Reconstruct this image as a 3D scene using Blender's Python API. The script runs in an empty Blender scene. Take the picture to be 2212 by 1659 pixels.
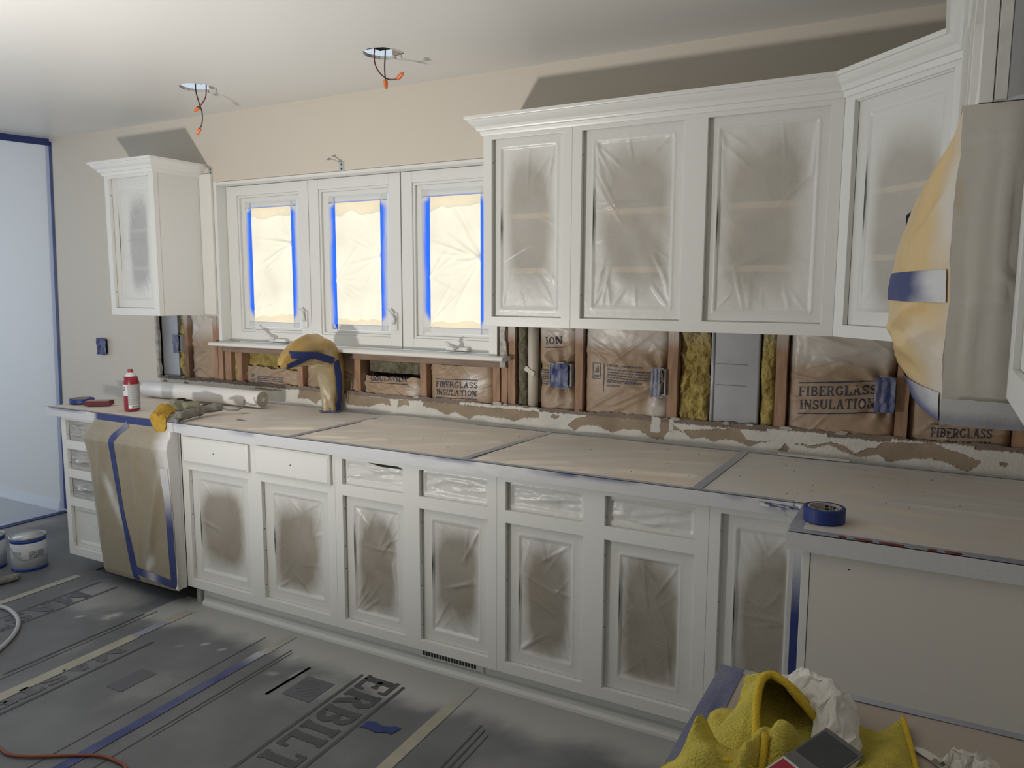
import bpy, math, random
import numpy as np
from mathutils import Vector, Matrix
random.seed(7)
SC = bpy.context.scene
COL = SC.collection

# ---------------------------------------------------------------- camera
CAM = np.array([5.1445, -3.1050, 1.5534]); YAW, PITCH, ROLL, FPX = 0.50103, -0.12255, 0.00367, 1668.1
def cam_axes():
    cy, sy, cp, sp = math.cos(YAW), math.sin(YAW), math.cos(PITCH), math.sin(PITCH)
    f = Vector((-sy*cp, cy*cp, sp)); r = Vector((cy, sy, 0)); u = r.cross(f)
    cr, sr = math.cos(ROLL), math.sin(ROLL)
    return r*cr+u*sr, u*cr-r*sr, f
_r, _u, _f = cam_axes()
cd = bpy.data.cameras.new('camera'); cam = bpy.data.objects.new('camera', cd); COL.objects.link(cam)
cd.sensor_width = 36; cd.lens = FPX/2212*36; cd.clip_start = .02
M = Matrix((( _r.x, _u.x, -_f.x, CAM[0]), (_r.y, _u.y, -_f.y, CAM[1]), (_r.z, _u.z, -_f.z, CAM[2]), (0, 0, 0, 1)))
cam.matrix_world = M; SC.camera = cam

# ---------------------------------------------------------------- light
w = bpy.data.worlds.new('daylight'); SC.world = w; w.use_nodes = True
bg = w.node_tree.nodes['Background']; bg.inputs[0].default_value = (.74, .87, 1.0, 1); bg.inputs[1].default_value = .8
sd = bpy.data.lights.new('sun', 'SUN'); sd.energy = 2.7; sd.angle = math.radians(6); sd.color = (1, .95, .86)
so = bpy.data.objects.new('sun', sd); COL.objects.link(so)
so.rotation_euler = Vector((.25, -1, -.62)).to_track_quat('-Z', 'Y').to_euler()
ld = bpy.data.lights.new('work_lamp_light', 'AREA'); ld.shape = 'DISK'; ld.size = .16; ld.energy = 56; ld.color = (1, .96, .915)
lo = bpy.data.objects.new('work_lamp_light', ld); COL.objects.link(lo); lo.location = (2.52, -2.64, .90)
lo.rotation_euler = Vector((-.02, .42, .90)).to_track_quat('-Z', 'Y').to_euler()
# added fill lamp beyond the plastic barrier, standing in for an unseen window
dd = bpy.data.lights.new('added_side_fill_light', 'AREA'); dd.shape = 'RECTANGLE'; dd.size = 1.8; dd.size_y = 1.4; dd.energy = 38; dd.color = (.70, .84, 1.0)
do = bpy.data.objects.new('added_side_fill_light', dd); COL.objects.link(do); do.location = (-3.1, -1.5, 1.45)
do.rotation_euler = Vector((1, .15, -.05)).to_track_quat('-Z', 'Z').to_euler()
SC.view_settings.view_transform = 'Standard'; SC.view_settings.look = 'None'
SC.view_settings.gamma = 1; SC.view_settings.use_curve_mapping = False; SC.view_settings.exposure = 0.0

# ---------------------------------------------------------------- numeric noise
def _h(ix, iy, s):
    n = (ix.astype(np.int64)*374761393 + iy.astype(np.int64)*668265263 + int(s)*974634777) & 0x7fffffff
    n = ((n ^ (n >> 13))*1274126177) & 0x7fffffff
    return ((n ^ (n >> 16)) & 0xffff)/65535.0
def vnoise(x, y, s=0):
    x = np.asarray(x, float); y = np.asarray(y, float)
    ix, iy = np.floor(x), np.floor(y); fx, fy = x-ix, y-iy
    fx = fx*fx*(3-2*fx); fy = fy*fy*(3-2*fy)
    a, b, c, d = _h(ix, iy, s), _h(ix+1, iy, s), _h(ix, iy+1, s), _h(ix+1, iy+1, s)
    return (a+(b-a)*fx)*(1-fy)+(c+(d-c)*fx)*fy
def fbm(x, y, s=0, o=4):
    t = 0; a = .5
    for i in range(o):
        t = t+a*vnoise(np.asarray(x)*2**i, np.asarray(y)*2**i, s+i*17); a *= .5
    return t
def sstep(a, b, x):
    t = np.clip((np.asarray(x, float)-a)/(b-a), 0, 1); return t*t*(3-2*t)
def ridge(x, y, x0, y0, x1, y1, wid):
    dx, dy = x1-x0, y1-y0; L = math.hypot(dx, dy)+1e-9
    t = np.clip(((x-x0)*dx+(y-y0)*dy)/L/L, 0, 1)
    d = np.hypot(x-x0-t*dx, y-y0-t*dy)
    return np.exp(-(d/wid)**2)*np.sin(np.clip(t*.96+.02, 0, 1)*math.pi)**.5

# ---------------------------------------------------------------- materials
MATS = {}
def mat(name, col, rough=.5, metal=0, var=0, vscale=8, bump=0, bscale=60, spray=False, sprayc=(.70, .70, .67), spec=.5,
        transp=0, transl=0, attr=None, col2=None, coat=0, stretch=None):
    if name in MATS: return MATS[name]
    m = bpy.data.materials.new(name); m.use_nodes = True; nt = m.node_tree; N = nt.nodes; L = nt.links
    for n in list(N): N.remove(n)
    out = N.new('ShaderNodeOutputMaterial'); p = N.new('ShaderNodeBsdfPrincipled')
    p.inputs['Roughness'].default_value = rough; p.inputs['Metallic'].default_value = metal
    p.inputs['Specular IOR Level'].default_value = spec; p.inputs['Coat Weight'].default_value = coat
    p.inputs['Base Color'].default_value = (*col, 1)
    cur = None; tc = N.new('ShaderNodeTexCoord'); src = tc.outputs['Object']
    if stretch:
        mp = N.new('ShaderNodeMapping'); mp.inputs['Scale'].default_value = stretch; L.new(src, mp.inputs[0]); src = mp.outputs[0]
    def mixc(a, b, f):
        mx = N.new('ShaderNodeMix'); mx.data_type = 'RGBA'
        for i, v in ((6, a), (7, b)):
            if isinstance(v, tuple): mx.inputs[i].default_value = (*v, 1)
            else: L.new(v, mx.inputs[i])
        if isinstance(f, float): mx.inputs[0].default_value = f
        else: L.new(f, mx.inputs[0])
        return mx.outputs[2]
    if var:
        nz = N.new('ShaderNodeTexNoise'); nz.inputs['Scale'].default_value = vscale; nz.inputs['Detail'].default_value = 5
        L.new(src, nz.inputs[0])
        c2 = col2 if col2 else tuple(max(0, c*(1-var)) for c in col)
        rp = N.new('ShaderNodeValToRGB'); rp.color_ramp.elements[0].position = .35; rp.color_ramp.elements[1].position = .68
        L.new(nz.outputs[0], rp.inputs[0]); cur = mixc(c2, tuple(col), rp.outputs[0])
    if attr:
        at = N.new('ShaderNodeAttribute'); at.attribute_name = attr; cur = at.outputs['Color']
    if cur is not None: L.new(cur, p.inputs['Base Color'])
    if bump:
        nb = N.new('ShaderNodeTexNoise'); nb.inputs['Scale'].default_value = bscale; nb.inputs['Detail'].default_value = 4
        L.new(src, nb.inputs[0]); b = N.new('ShaderNodeBump'); b.inputs['Strength'].default_value = bump; b.inputs['Distance'].default_value = .01
        L.new(nb.outputs[0], b.inputs['Height']); L.new(b.outputs[0], p.inputs['Normal'])
    sh = p.outputs[0]
    if transl:
        tl = N.new('ShaderNodeBsdfTranslucent')
        if cur is not None: L.new(cur, tl.inputs[0])
        else: tl.inputs[0].default_value = (*col, 1)
        ms = N.new('ShaderNodeMixShader'); ms.inputs[0].default_value = transl; L.new(sh, ms.inputs[1]); L.new(tl.outputs[0], ms.inputs[2]); sh = ms.outputs[0]
    if transp:
        tr = N.new('ShaderNodeBsdfTransparent'); ms = N.new('ShaderNodeMixShader'); ms.inputs[0].default_value = transp
        L.new(sh, ms.inputs[1]); L.new(tr.outputs[0], ms.inputs[2]); sh = ms.outputs[0]
    if spray:
        at = N.new('ShaderNodeAttribute'); at.attribute_name = 'overspray'
        nz = N.new('ShaderNodeTexNoise'); nz.inputs['Scale'].default_value = 220; nz.inputs['Detail'].default_value = 2; L.new(tc.outputs['Object'], nz.inputs[0])
        ma = N.new('ShaderNodeMath'); ma.operation = 'MULTIPLY_ADD'; L.new(nz.outputs[0], ma.inputs[0]); ma.inputs[1].default_value = .22; ma.inputs[2].default_value = -.11
        ad = N.new('ShaderNodeMath'); ad.operation = 'ADD'; ad.use_clamp = True; L.new(ma.outputs[0], ad.inputs[0]); L.new(at.outputs['Fac'], ad.inputs[1])
        gt = N.new('ShaderNodeMath'); gt.operation = 'MULTIPLY'; L.new(ad.outputs[0], gt.inputs[0])
        st = N.new('ShaderNodeMapRange'); st.inputs[1].default_value = 0; st.inputs[2].default_value = .08; L.new(at.outputs['Fac'], st.inputs[0]); L.new(st.outputs[0], gt.inputs[1])
        q = N.new('ShaderNodeBsdfPrincipled'); q.inputs['Base Color'].default_value = (*sprayc, 1); q.inputs['Roughness'].default_value = .34
        if bump: L.new(b.outputs[0], q.inputs['Normal'])
        qs = q.outputs[0]
        if transl:
            tl2 = N.new('ShaderNodeBsdfTranslucent'); tl2.inputs[0].default_value = (.85, .83, .78, 1)
            m2 = N.new('ShaderNodeMixShader'); m2.inputs[0].default_value = transl*.12; L.new(qs, m2.inputs[1]); L.new(tl2.outputs[0], m2.inputs[2]); qs = m2.outputs[0]
        ms = N.new('ShaderNodeMixShader'); L.new(gt.outputs[0], ms.inputs[0]); L.new(sh, ms.inputs[1]); L.new(qs, ms.inputs[2]); sh = ms.outputs[0]
    L.new(sh, out.inputs[0]); MATS[name] = m
    return m
WHITE = (.74, .74, .71)
white = mat('white_cabinet_paint', WHITE, .33, bump=.03, bscale=90)
wallp = mat('wall_paint', (.635, .58, .495), .55, bump=.05, bscale=160)
ceilp = mat('ceiling_paint', (.70, .69, .66), .38, bump=.03, bscale=140)
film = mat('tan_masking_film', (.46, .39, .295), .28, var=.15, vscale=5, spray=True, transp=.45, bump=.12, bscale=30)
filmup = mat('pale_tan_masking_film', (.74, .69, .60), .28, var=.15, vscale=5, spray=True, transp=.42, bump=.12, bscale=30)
clearfilm = mat('clear_masking_film', (.60, .60, .60), .15, spray=True, transp=.35, bump=.25, bscale=35)
winfilm = mat('window_masking_film', (.96, .87, .70), .4, var=.12, vscale=5, spray=True, transl=.9, bump=.06, bscale=20)
wintape = mat('window_blue_tape', (.03, .17, .92), .5, spray=True, transl=.75)
tape = mat('blue_painters_tape', (.020, .036, .165), .55, var=.15, vscale=30, spray=True, sprayc=(.62, .63, .64), bump=.05, bscale=200)
ctape = mat('dusty_blue_tape', (.32, .35, .45), .55, var=.25, vscale=14, spray=True, sprayc=(.55, .56, .58))
wood = mat('cabinet_interior_wood', (.50, .38, .24), .55, var=.12, vscale=6, stretch=(2, 2, 14))
shelfw = mat('shelf_edge_wood', (.80, .58, .32), .5, var=.08, vscale=6)
stud = mat('stud_lumber', (.42, .25, .155), .7, var=.35, vscale=9, stretch=(6, 6, 1), spray=True, sprayc=(.52, .50, .47), bump=.15, bscale=60)
kraft = mat('kraft_paper_facing', (.40, .285, .19), .5, var=.18, vscale=7, spray=True, sprayc=(.62, .58, .53), bump=.12, bscale=30)
fiber = mat('yellow_fiberglass', (.50, .40, .13), .95, var=.5, vscale=22, bump=.9, bscale=70, col2=(.28, .20, .06), spray=True, sprayc=(.45, .42, .33))
rock = mat('grey_green_wool', (.22, .20, .13), .95, var=.5, vscale=30, bump=.9, bscale=80)
galv = mat('galvanised_sheet', (.42, .43, .45), .38, metal=.35, var=.18, vscale=5, spray=True, sprayc=(.5, .5, .52))
pvc = mat('pale_pvc', (.60, .55, .47), .4, var=.1, vscale=6)
ink = mat('navy_print', (.035, .045, .08), .6)
inkpale = mat('faded_print', (.11, .11, .13), .6)
paper = mat('counter_masking_paper', (.80, .715, .61), .72, var=.10, vscale=4, spray=True, sprayc=(.72, .71, .69), bump=.08, bscale=22)
tanpaper = mat('tan_masking_paper', (.27, .22, .135), .42, var=.12, vscale=4, spray=True, bump=.1, bscale=18, sprayc=(.66, .66, .65))
floorboard = mat('grey_floor_board', (.165, .172, .184), .62, var=.3, vscale=3.2, spray=True, sprayc=(.50, .50, .48), bump=.05, bscale=40)
floorink = mat('dark_floor_print', (.080, .083, .088), .65, var=.2, vscale=20)
seamtape = mat('cream_seam_tape', (.40, .38, .30), .55, var=.15, vscale=12, spray=True, sprayc=(.44, .44, .41))
drywallc = mat('torn_drywall', (1, 1, 1), .8, attr='tint', bump=.3, bscale=120)
plaster = mat('broken_plaster', (.55, .52, .46), .85, var=.4, vscale=30, bump=.5, bscale=80)
dark = mat('dark_void', (.02, .018, .015), .9)
black = mat('black_plastic', (.015, .015, .018), .5)
steel = mat('zinc_bracket', (.6, .61, .63), .3, metal=.9)
bluebox = mat('blue_box_plastic', (.02, .035, .12), .45)
orange = mat('orange_wire_nut', (.72, .19, .05), .45)
wirer = mat('red_wire', (.14, .02, .03), .4); wireb = mat('black_wire', (.02, .02, .025), .4)
sheetm = mat('dust_barrier_plastic', (.82, .87, .97), .22, transp=.42, transl=.35, bump=.05, bscale=3, coat=.3)
yellowc = mat('yellow_microfibre', (.90, .74, .12), .95, var=.3, vscale=26, bump=.9, bscale=320, col2=(.68, .58, .10))
yellowe = mat('yellow_hem', (.76, .54, .04), .9, bump=.6, bscale=300)
ochre = mat('ochre_cloth', (.56, .34, .04), .85, var=.25, vscale=40, bump=.5, bscale=250)
tissue = mat('white_tissue', (.80, .78, .74), .8, transl=.15, bump=.2, bscale=60)

# ---------------------------------------------------------------- mesh helpers
class MB:
    def __init__(s): s.v = []; s.f = []; s.os = []; s.tint = None; s.smooth = False
    def add(s, vs, fs, os=None):
        o = len(s.v); s.v += [tuple(float(c) for c in p) for p in vs]; s.f += [tuple(i+o for i in f) for f in fs]
        s.os += list(os) if os is not None else [0.0]*len(vs); return s
    def box(s, x0, x1, y0, y1, z0, z1, os=0.):
        if x0 > x1: x0, x1 = x1, x0
        if y0 > y1: y0, y1 = y1, y0
        if z0 > z1: z0, z1 = z1, z0
        vs = [(x, y, z) for z in (z0, z1) for y in (y0, y1) for x in (x0, x1)]
        return s.add(vs, [(0, 2, 3, 1), (4, 5, 7, 6), (0, 1, 5, 4), (2, 6, 7, 3), (0, 4, 6, 2), (1, 3, 7, 5)], [os]*8)
    def obox(s, c, ax, ay, az, hx, hy, hz):
        c = Vector(c); vs = [c+ax*(hx*i)+ay*(hy*j)+az*(hz*k) for k in (-1, 1) for j in (-1, 1) for i in (-1, 1)]
        return s.add(vs, [(0, 2, 3, 1), (4, 5, 7, 6), (0, 1, 5, 4), (2, 6, 7, 3), (0, 4, 6, 2), (1, 3, 7, 5)])
    def grid(s, P, os=None, flip=False):
        P = np.asarray(P, float); n, m = P.shape[:2]; fs = []
        for i in range(n-1):
            for j in range(m-1):
                a = i*m+j; q = (a, a+m, a+m+1, a+1); fs.append(q[::-1] if flip else q)
        return s.add(P.reshape(-1, 3), fs, None if os is None else np.asarray(os, float).reshape(-1))
    def tube(s, pts, rad, n=10, cap=True, up=None, flat=1.0):
        pts = [Vector(p) for p in pts]; k = len(pts); rad = rad if hasattr(rad, '__len__') else [rad]*k
        T = [(pts[min(i+1, k-1)]-pts[max(i-1, 0)]).normalized() for i in range(k)]
        ref = Vector(up) if up else (Vector((0, 0, 1)) if abs(T[0].z) < .9 else Vector((1, 0, 0)))
        vs = []; fs = []; nrm = (ref-T[0]*ref.dot(T[0])).normalized()
        for i in range(k):
            nrm = (nrm-T[i]*nrm.dot(T[i])).normalized(); b = T[i].cross(nrm)
            for j in range(n):
                a = 2*math.pi*j/n; vs.append(pts[i]+nrm*(math.cos(a)*rad[i])+b*(math.sin(a)*rad[i]*flat))
        for i in range(k-1):
            for j in range(n):
                a = i*n+j; b2 = i*n+(j+1) % n; fs.append((a, b2, b2+n, a+n))
        if cap: fs.append(tuple(range(n))[::-1]); fs.append(tuple((k-1)*n+j for j in range(n)))
        return s.add(vs, fs)
    def lathe(s, prof, c=(0, 0, 0), n=28, axis='z', cap=True):
        vs = []; fs = []; k = len(prof)
        for r, h in prof:
            for j in range(n):
                a = 2*math.pi*j/n; q = (r*math.cos(a), r*math.sin(a), h)
                if axis == 'x': q = (h, r*math.cos(a), r*math.sin(a))
                if axis == 'y': q = (r*math.cos(a), h, r*math.sin(a))
                vs.append((q[0]+c[0], q[1]+c[1], q[2]+c[2]))
        for i in range(k-1):
            for j in range(n):
                a = i*n+j; b = i*n+(j+1) % n; fs.append((a, b, b+n, a+n))
        if cap and prof[0][0] > 1e-5: fs.append(tuple(range(n))[::-1])
        if cap and prof[-1][0] > 1e-5: fs.append(tuple((k-1)*n+j for j in range(n)))
        return s.add(vs, fs)
    def poly(s, pts): return s.add(pts, [tuple(range(len(pts)))])
    def prism(s, pts, d):
        n = len(pts); d = Vector(d); a = [Vector(p) for p in pts]; b = [p+d for p in a]
        return s.add(a+b, [tuple(range(n))[::-1], tuple(range(n, 2*n))]+[(i, (i+1) % n, (i+1) % n+n, i+n) for i in range(n)])
def woff(p):
    o = Vector((0, 0, 0))
    while p is not None: o += p.location; p = p.parent
    return o
def obj(name, mb, m, parent=None, smooth=False, bevel=0, tint=None, solid=0):
    o0 = woff(parent); me = bpy.data.meshes.new(name)
    me.from_pydata([(a-o0.x, b-o0.y, c-o0.z) for a, b, c in mb.v], [], mb.f)
    if any(mb.os):
        at = me.attributes.new('overspray', 'FLOAT', 'POINT'); at.data.foreach_set('value', [float(x) for x in mb.os])
    if tint is not None:
        at = me.attributes.new('tint', 'FLOAT_COLOR', 'POINT'); at.data.foreach_set('color', np.asarray(tint, np.float32).reshape(-1))
    me.materials.append(m); me.update()
    if smooth: me.polygons.foreach_set('use_smooth', [True]*len(me.polygons))
    o = bpy.data.objects.new(name, me); COL.objects.link(o); o.parent = parent
    if solid:
        sm = o.modifiers.new('thickness', 'SOLIDIFY'); sm.thickness = solid; sm.offset = -1
    if bevel:
        b = o.modifiers.new('bevel', 'BEVEL'); b.width = bevel; b.segments = 2; b.limit_method = 'ANGLE'
    return o
def tag(o, label, cat, group=None):
    o['label'] = label; o['category'] = cat
    if group: o['group'] = group
    return o
def thing(name, label, cat, loc=(0, 0, 0), group=None):
    o = bpy.data.objects.new(name, None); COL.objects.link(o); o.location = loc; o.empty_display_size = .05
    return tag(o, label, cat, group)
def struct(name, mb, m, **k):
    o = obj(name, mb, m, **k); o['kind'] = 'structure'; return o
def sroot(name, loc=(0, 0, 0)):
    o = bpy.data.objects.new(name, None); COL.objects.link(o); o.location = loc; o['kind'] = 'structure'; o.empty_display_size = .05; return o
def B(*a): return MB().box(*a)

# ---------------------------------------------------------------- slab-serif lettering (strokes as flat strips)
TH, TN = .17, .10
def _st(x, a=0., b=1., s0=1, s1=1):
    r = [('l', x, a, x, b, TH)]
    if s0: r.append(('s', x-.17, a+.04, x+.17, a+.04, .08))
    if s1: r.append(('s', x-.17, b-.04, x+.17, b-.04, .08))
    return r
def _h2(x0, x1, y): return [('l', x0, y, x1, y, TN)]
G = {
 'F': (.70, _st(.19)+_h2(.19, .66, .95)+_h2(.19, .5, .52)+[('s', .63, .72, .63, 1, .07), ('s', .5, .42, .5, .62, .06)]),
 'E': (.74, _st(.19)+_h2(.19, .68, .95)+_h2(.19, .5, .52)+_h2(.19, .70, .05)+[('s', .65, .74, .65, 1, .07), ('s', .5, .42, .5, .62, .06), ('s', .68, 0, .68, .28, .07)]),
 'I': (.42, _st(.21)), 'L': (.70, _st(.19)+_h2(.19, .66, .05)+[('s', .64, 0, .64, .30, .08)]),
 'T': (.74, _st(.37, s1=0)+_h2(.04, .70, .95)+[('s', .06, .70, .06, 1, .07), ('s', .68, .70, .68, 1, .07)]),
 'N': (.86, [('l', .15, 0, .15, 1, .11), ('l', .70, 0, .70, 1, .11), ('l', .17, .98, .68, .02, TH), ('s', .02, .04, .28, .04, .07), ('s', .02, .96, .22, .96, .07), ('s', .57, .96, .84, .96, .07)]),
 'B': (.76, _st(.19, s0=0, s1=0)+_h2(.04, .40, .95)+_h2(.19, .42, .52)+_h2(.04, .42, .05)+[('a', .40, .735, .20, .215, -90, 90, .14), ('a', .42, .285, .24, .235, -90, 90, .15)]),
 'R': (.80, _st(.19, s1=0)+_h2(.04, .42, .95)+_h2(.19, .42, .48)+[('a', .42, .715, .20, .235, -90, 90, .15), ('l', .42, .48, .64, .06, .15), ('s', .56, .04, .80, .04, .08)]),
 'P': (.74, _st(.19, s1=0)+_h2(.04, .42, .95)+_h2(.19, .42, .44)+[('a', .42, .695, .22, .255, -90, 90, .15)]),
 'D': (.80, _st(.19, s0=0, s1=0)+_h2(.04, .36, .95)+_h2(.04, .36, .05)+[('a', .36, .5, .32, .45, -90, 90, .15)]),
 'O': (.84, [('a', .42, .5, .32, .45, 0, 360, .15)]), 'C': (.80, [('a', .42, .5, .32, .45, 48, 312, .15), ('s', .64, .66, .64, .94, .08)]),
 'G': (.84, [('a', .42, .5, .32, .45, 48, 330, .15), ('l', .68, .04, .68, .44, .12), ('s', .52, .42, .82, .42, .08), ('s', .64, .68, .64, .94, .08)]),
 'U': (.84, [('l', .18, .34, .18, 1, TH), ('l', .68, .34, .68, 1, .11), ('a', .43, .36, .25, .31, 180, 360, .13), ('s', .02, .96, .34, .96, .08), ('s', .56, .96, .82, .96, .08)]),
 'S': (.70, [('a', .35, .73, .23, .22, 20, 270, .13), ('a', .35, .28, .24, .23, -160, 90, .14), ('s', .58, .72, .58, .96, .07), ('s', .10, .04, .10, .28, .07)]),
 'A': (.86, [('l', .17, .04, .41, .98, .10), ('l', .41, .98, .68, .04, TH)]+_h2(.26, .6, .36)+[('s', .03, .04, .31, .04, .08), ('s', .54, .04, .84, .04, .08)]),
 'M': (1.0, [('l', .17, 0, .17, 1, .11), ('l', .83, 0, .83, 1, TH), ('l', .17, .98, .5, .12, TH), ('l', .5, .12, .83, .98, .09), ('s', .03, .04, .31, .04, .08), ('s', .66, .04, .98, .04, .08)]),
 '2': (.66, [('a', .33, .72, .23, .23, -20, 180, .15), ('l', .52, .62, .12, .08, .14), ('l', .08, .07, .60, .07, .14)]),
 ':': (.3, [('l', .15, .12, .15, .26, .15), ('l', .15, .55, .15, .69, .15)]), ' ': (.42, []),
}
def text2d(txt, serif=True, gap=.04, wt=1.):
    quads = []; x = 0
    def strip(pts, wd):
        k = len(pts); L = []; R = []
        for i in range(k):
            a = pts[max(i-1, 0)]; b = pts[min(i+1, k-1)]; dx, dy = b[0]-a[0], b[1]-a[1]; d = math.hypot(dx, dy)+1e-9
            nx, ny = -dy/d*wd/2, dx/d*wd/2; L.append((pts[i][0]+nx, pts[i][1]+ny)); R.append((pts[i][0]-nx, pts[i][1]-ny))
        for i in range(k-1): quads.append((R[i], R[i+1], L[i+1], L[i]))
    for ch in txt:
        wd, prim = G[ch]
        for p in prim:
            if p[0] == 'a':
                _, cx, cy, rx, ry, a0, a1, t = p; t = t*wt; n = max(6, int(abs(a1-a0)/18))
                strip([(x+cx+(rx-t*.1)*math.cos(math.radians(a0+(a1-a0)*i/n)), cy+(ry-.03)*math.sin(math.radians(a0+(a1-a0)*i/n))) for i in range(n+1)], t)
            elif p[0] == 'l' or serif:
                _, xa, ya, xb, yb, t = p; t = t*wt; strip([(x+xa+(xb-xa)*i/3, ya+(yb-ya)*i/3) for i in range(4)], t)
        x += wd+gap
    return quads, x-gap
def mapped_quads(mb, quads, fmap, lift=(0, 0, 0)):
    q = np.array(quads, float).reshape(-1, 2); x, y, z = fmap(q[:, 0], q[:, 1]); o = np.repeat(np.arange(len(q)//4) % 11, 4)*4e-5
    x, y, z = x+o*lift[0], y+o*lift[1], z+o*lift[2]; o = o*0
    return mb.add(np.stack([x+o, y+o, z+o], -1), [(i, i+1, i+2, i+3) for i in range(0, len(q), 4)])
def text_mb(txt, fmap, width=None, height=1., serif=True, mb=None, wt=1., lift=(0, -1, 0)):
    q, tw = text2d(txt, serif, wt=wt); mb = mb or MB(); sx = (width/tw) if width else height
    return mapped_quads(mb, [[(a*sx, b*height) for a, b in quad] for quad in q], fmap, lift)

# ================================================================ SETTING
XR, H = 5.49, 2.515
XL, YB = -3.2, -4.6
# floor
struct('floor', B(XL, XR, YB, .12, -.05, -.003), mat('subfloor', (.12, .11, .10), .8, var=.2))
# wall behind the worktop: drywall sheets, studs, sheathing
wb = sroot('wall_back')
m = MB(); Y0, Y1 = 0., .013
m.box(XL, .955, Y0, Y1, 0, H); m.box(.955, 1.535, Y0, Y1, 1.39, H); m.box(1.535, 3.365, Y0, Y1, 2.13, H); m.box(3.365, XR, Y0, Y1, 1.39, H)
m.box(.955, XR, Y0, Y1, 0, .90)
obj('drywall', m, wallp, wb)
obj('sheathing', B(XL, 1.53, .112, .13, 0, H).box(3.37, XR, .112, .13, 0, H).box(1.53, 3.37, .112, .13, 0, 1.2).box(1.53, 3.37, .112, .13, 2.14, H), mat('dark_sheathing', (.07, .05, .035), .9), wb)
# ragged cut edges of the drywall (left edge of the opening, and right of the window)
def ragged(x, z0, z1, seed, wd, side, y0=-.003, y1=.02, m=plaster):
    n = int((z1-z0)/.012); zz = np.linspace(z0, z1, n); e = x+side*wd*(.35+1.1*fbm(zz*28, zz*0, seed, 3))
    mb = MB(); P = []
    for yy in (y1, y0):
        P.append([(x-side*.004, yy, z) for z in zz]); P.append([(e[i]-(0 if yy == y0 else side*.004), yy, zz[i]) for i in range(n)])
    mb.grid(np.array([P[0], P[1], P[3], P[2]])); return obj('broken_edge', mb, m, wb)
ragged(.955, 1.0, 1.392, 3, .02, 1); ragged(3.385, 1.19, 1.395, 9, .03, 1, -.004, .015, mat('flaking_white_edge', (.62, .60, .55), .8, var=.5, vscale=50, bump=.6, bscale=90))
# torn backsplash strip: white skim coat with brown paper showing
polys = [[(2.45,.950),(2.503,.946),(2.607,.948),(2.689,.973),(2.749,.959),(2.73,.998),(2.512,1.001),(2.45,1.001)],
 [(2.788,.957),(2.796,.994),(2.854,.999),(2.86,.973),(2.828,.973)],
 [(2.943,.974),(2.943,.992),(2.962,.999),(3.586,.999),(3.586,.972),(3.516,.967),(3.462,.945),(3.4,.955),(3.293,.958),(3.246,.952),(3.211,.933),(3.134,.963),(3.085,.943),(3.005,.971)],
 [(3.731,.950),(3.771,.983),(3.839,1.004),(4.112,1.010),(4.191,1.002),(4.269,.96),(4.236,.973),(4.186,.963),(4.17,.926),(4.125,.927),(4.055,.962),(3.991,.956),(3.944,.935),(3.877,.96),(3.809,.957),(3.766,.93)],
 [(4.258,.975),(4.396,.993),(4.478,1.001),(4.51,.962),(4.551,.955),(4.605,.966),(4.561,.951),(4.522,.934),(4.46,.957),(4.377,.943),(4.334,.955),(4.291,.94)],
 [(4.683,.965),(4.749,.959),(4.821,.981),(4.866,.973),(4.912,.946),(4.946,.969),(4.98,.975),(4.996,.996),(5.16,1.012),(5.218,.99),(5.258,.983),(5.313,.959),(5.299,.939),(5.27,.918),(5.225,.94),(5.156,.956),(5.083,.943),(5.021,.926),(4.99,.952),(4.921,.932),(4.867,.951),(4.817,.973),(4.758,.95)],
 [(4.632,.929),(4.659,.957),(4.677,.944),(4.67,.928)],[(5.367,.959),(5.377,.969),(5.393,.961),(5.382,.949)],
 [(.985,.97),(1.016,.998),(1.045,.987),(1.032,.954)],[(1.185,.957),(1.197,.99),(1.234,.986),(1.245,.955)],
 [(2.11,.953),(2.127,1.001),(2.263,1.003),(2.35,1.0),(2.37,.96),(2.276,.965),(2.238,.934),(2.186,.959)],[(3.64,.982),(3.66,.995),(3.69,.985),(3.665,.972)],[(1.75,.985),(1.83,.996),(2.0,.99),(1.9,.983)]]
def inpoly(px, py, poly):
    c = np.zeros(px.shape, bool); n = len(poly)
    for i in range(n):
        x0, y0 = poly[i]; x1, y1 = poly[(i+1) % n]
        k = ((y0 > py) != (y1 > py)) & (px < (x1-x0)*(py-y0)/(y1-y0+1e-12)+x0); c ^= k
    return c
nx, nz = 1300, 34
X, Z = np.meshgrid(np.linspace(.957, XR, nx), np.linspace(.895, 1.0, nz), indexing='ij')
top = 1.022+.010*(fbm(X*6, X*0, 21, 3)-.5)+.016*(fbm(X*45, X*0, 5, 3)-.5)
Zs = .895+(Z-.895)/(1.0-.895)*(top-.895)
jx = X+.012*(fbm(X*70, Zs*70, 31)-.5); jz = Zs+.010*(fbm(X*70, Zs*70, 77)-.5)
brown = np.zeros(X.shape, bool)
for p in polys: brown |= inpoly(jx, jz, p)
band = jz > (1.002+.006*(fbm(X*9, X*0, 41)-.5)+np.where(fbm(X*4.5, X*0, 63, 2) > .52, .012, 0))
Yp = np.where(brown | band, -.0005, -.0045)+.0015*(fbm(X*50, Zs*50, 8)-.5); Yp = np.where(band, Yp+.001, Yp)
T = np.ones(X.shape+(4,))
wn = fbm(X*14, Zs*14, 4)[..., None]
T[..., :3] = np.array([.63, .61, .56])*(.88+.24*wn)
T[..., :3] = np.where(brown[..., None], np.array([.30, .235, .165])*(.75+.5*wn), T[..., :3])
T[..., :3] = np.where(band[..., None], np.array([.20, .155, .125])*(.75+.5*wn), T[..., :3])
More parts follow.
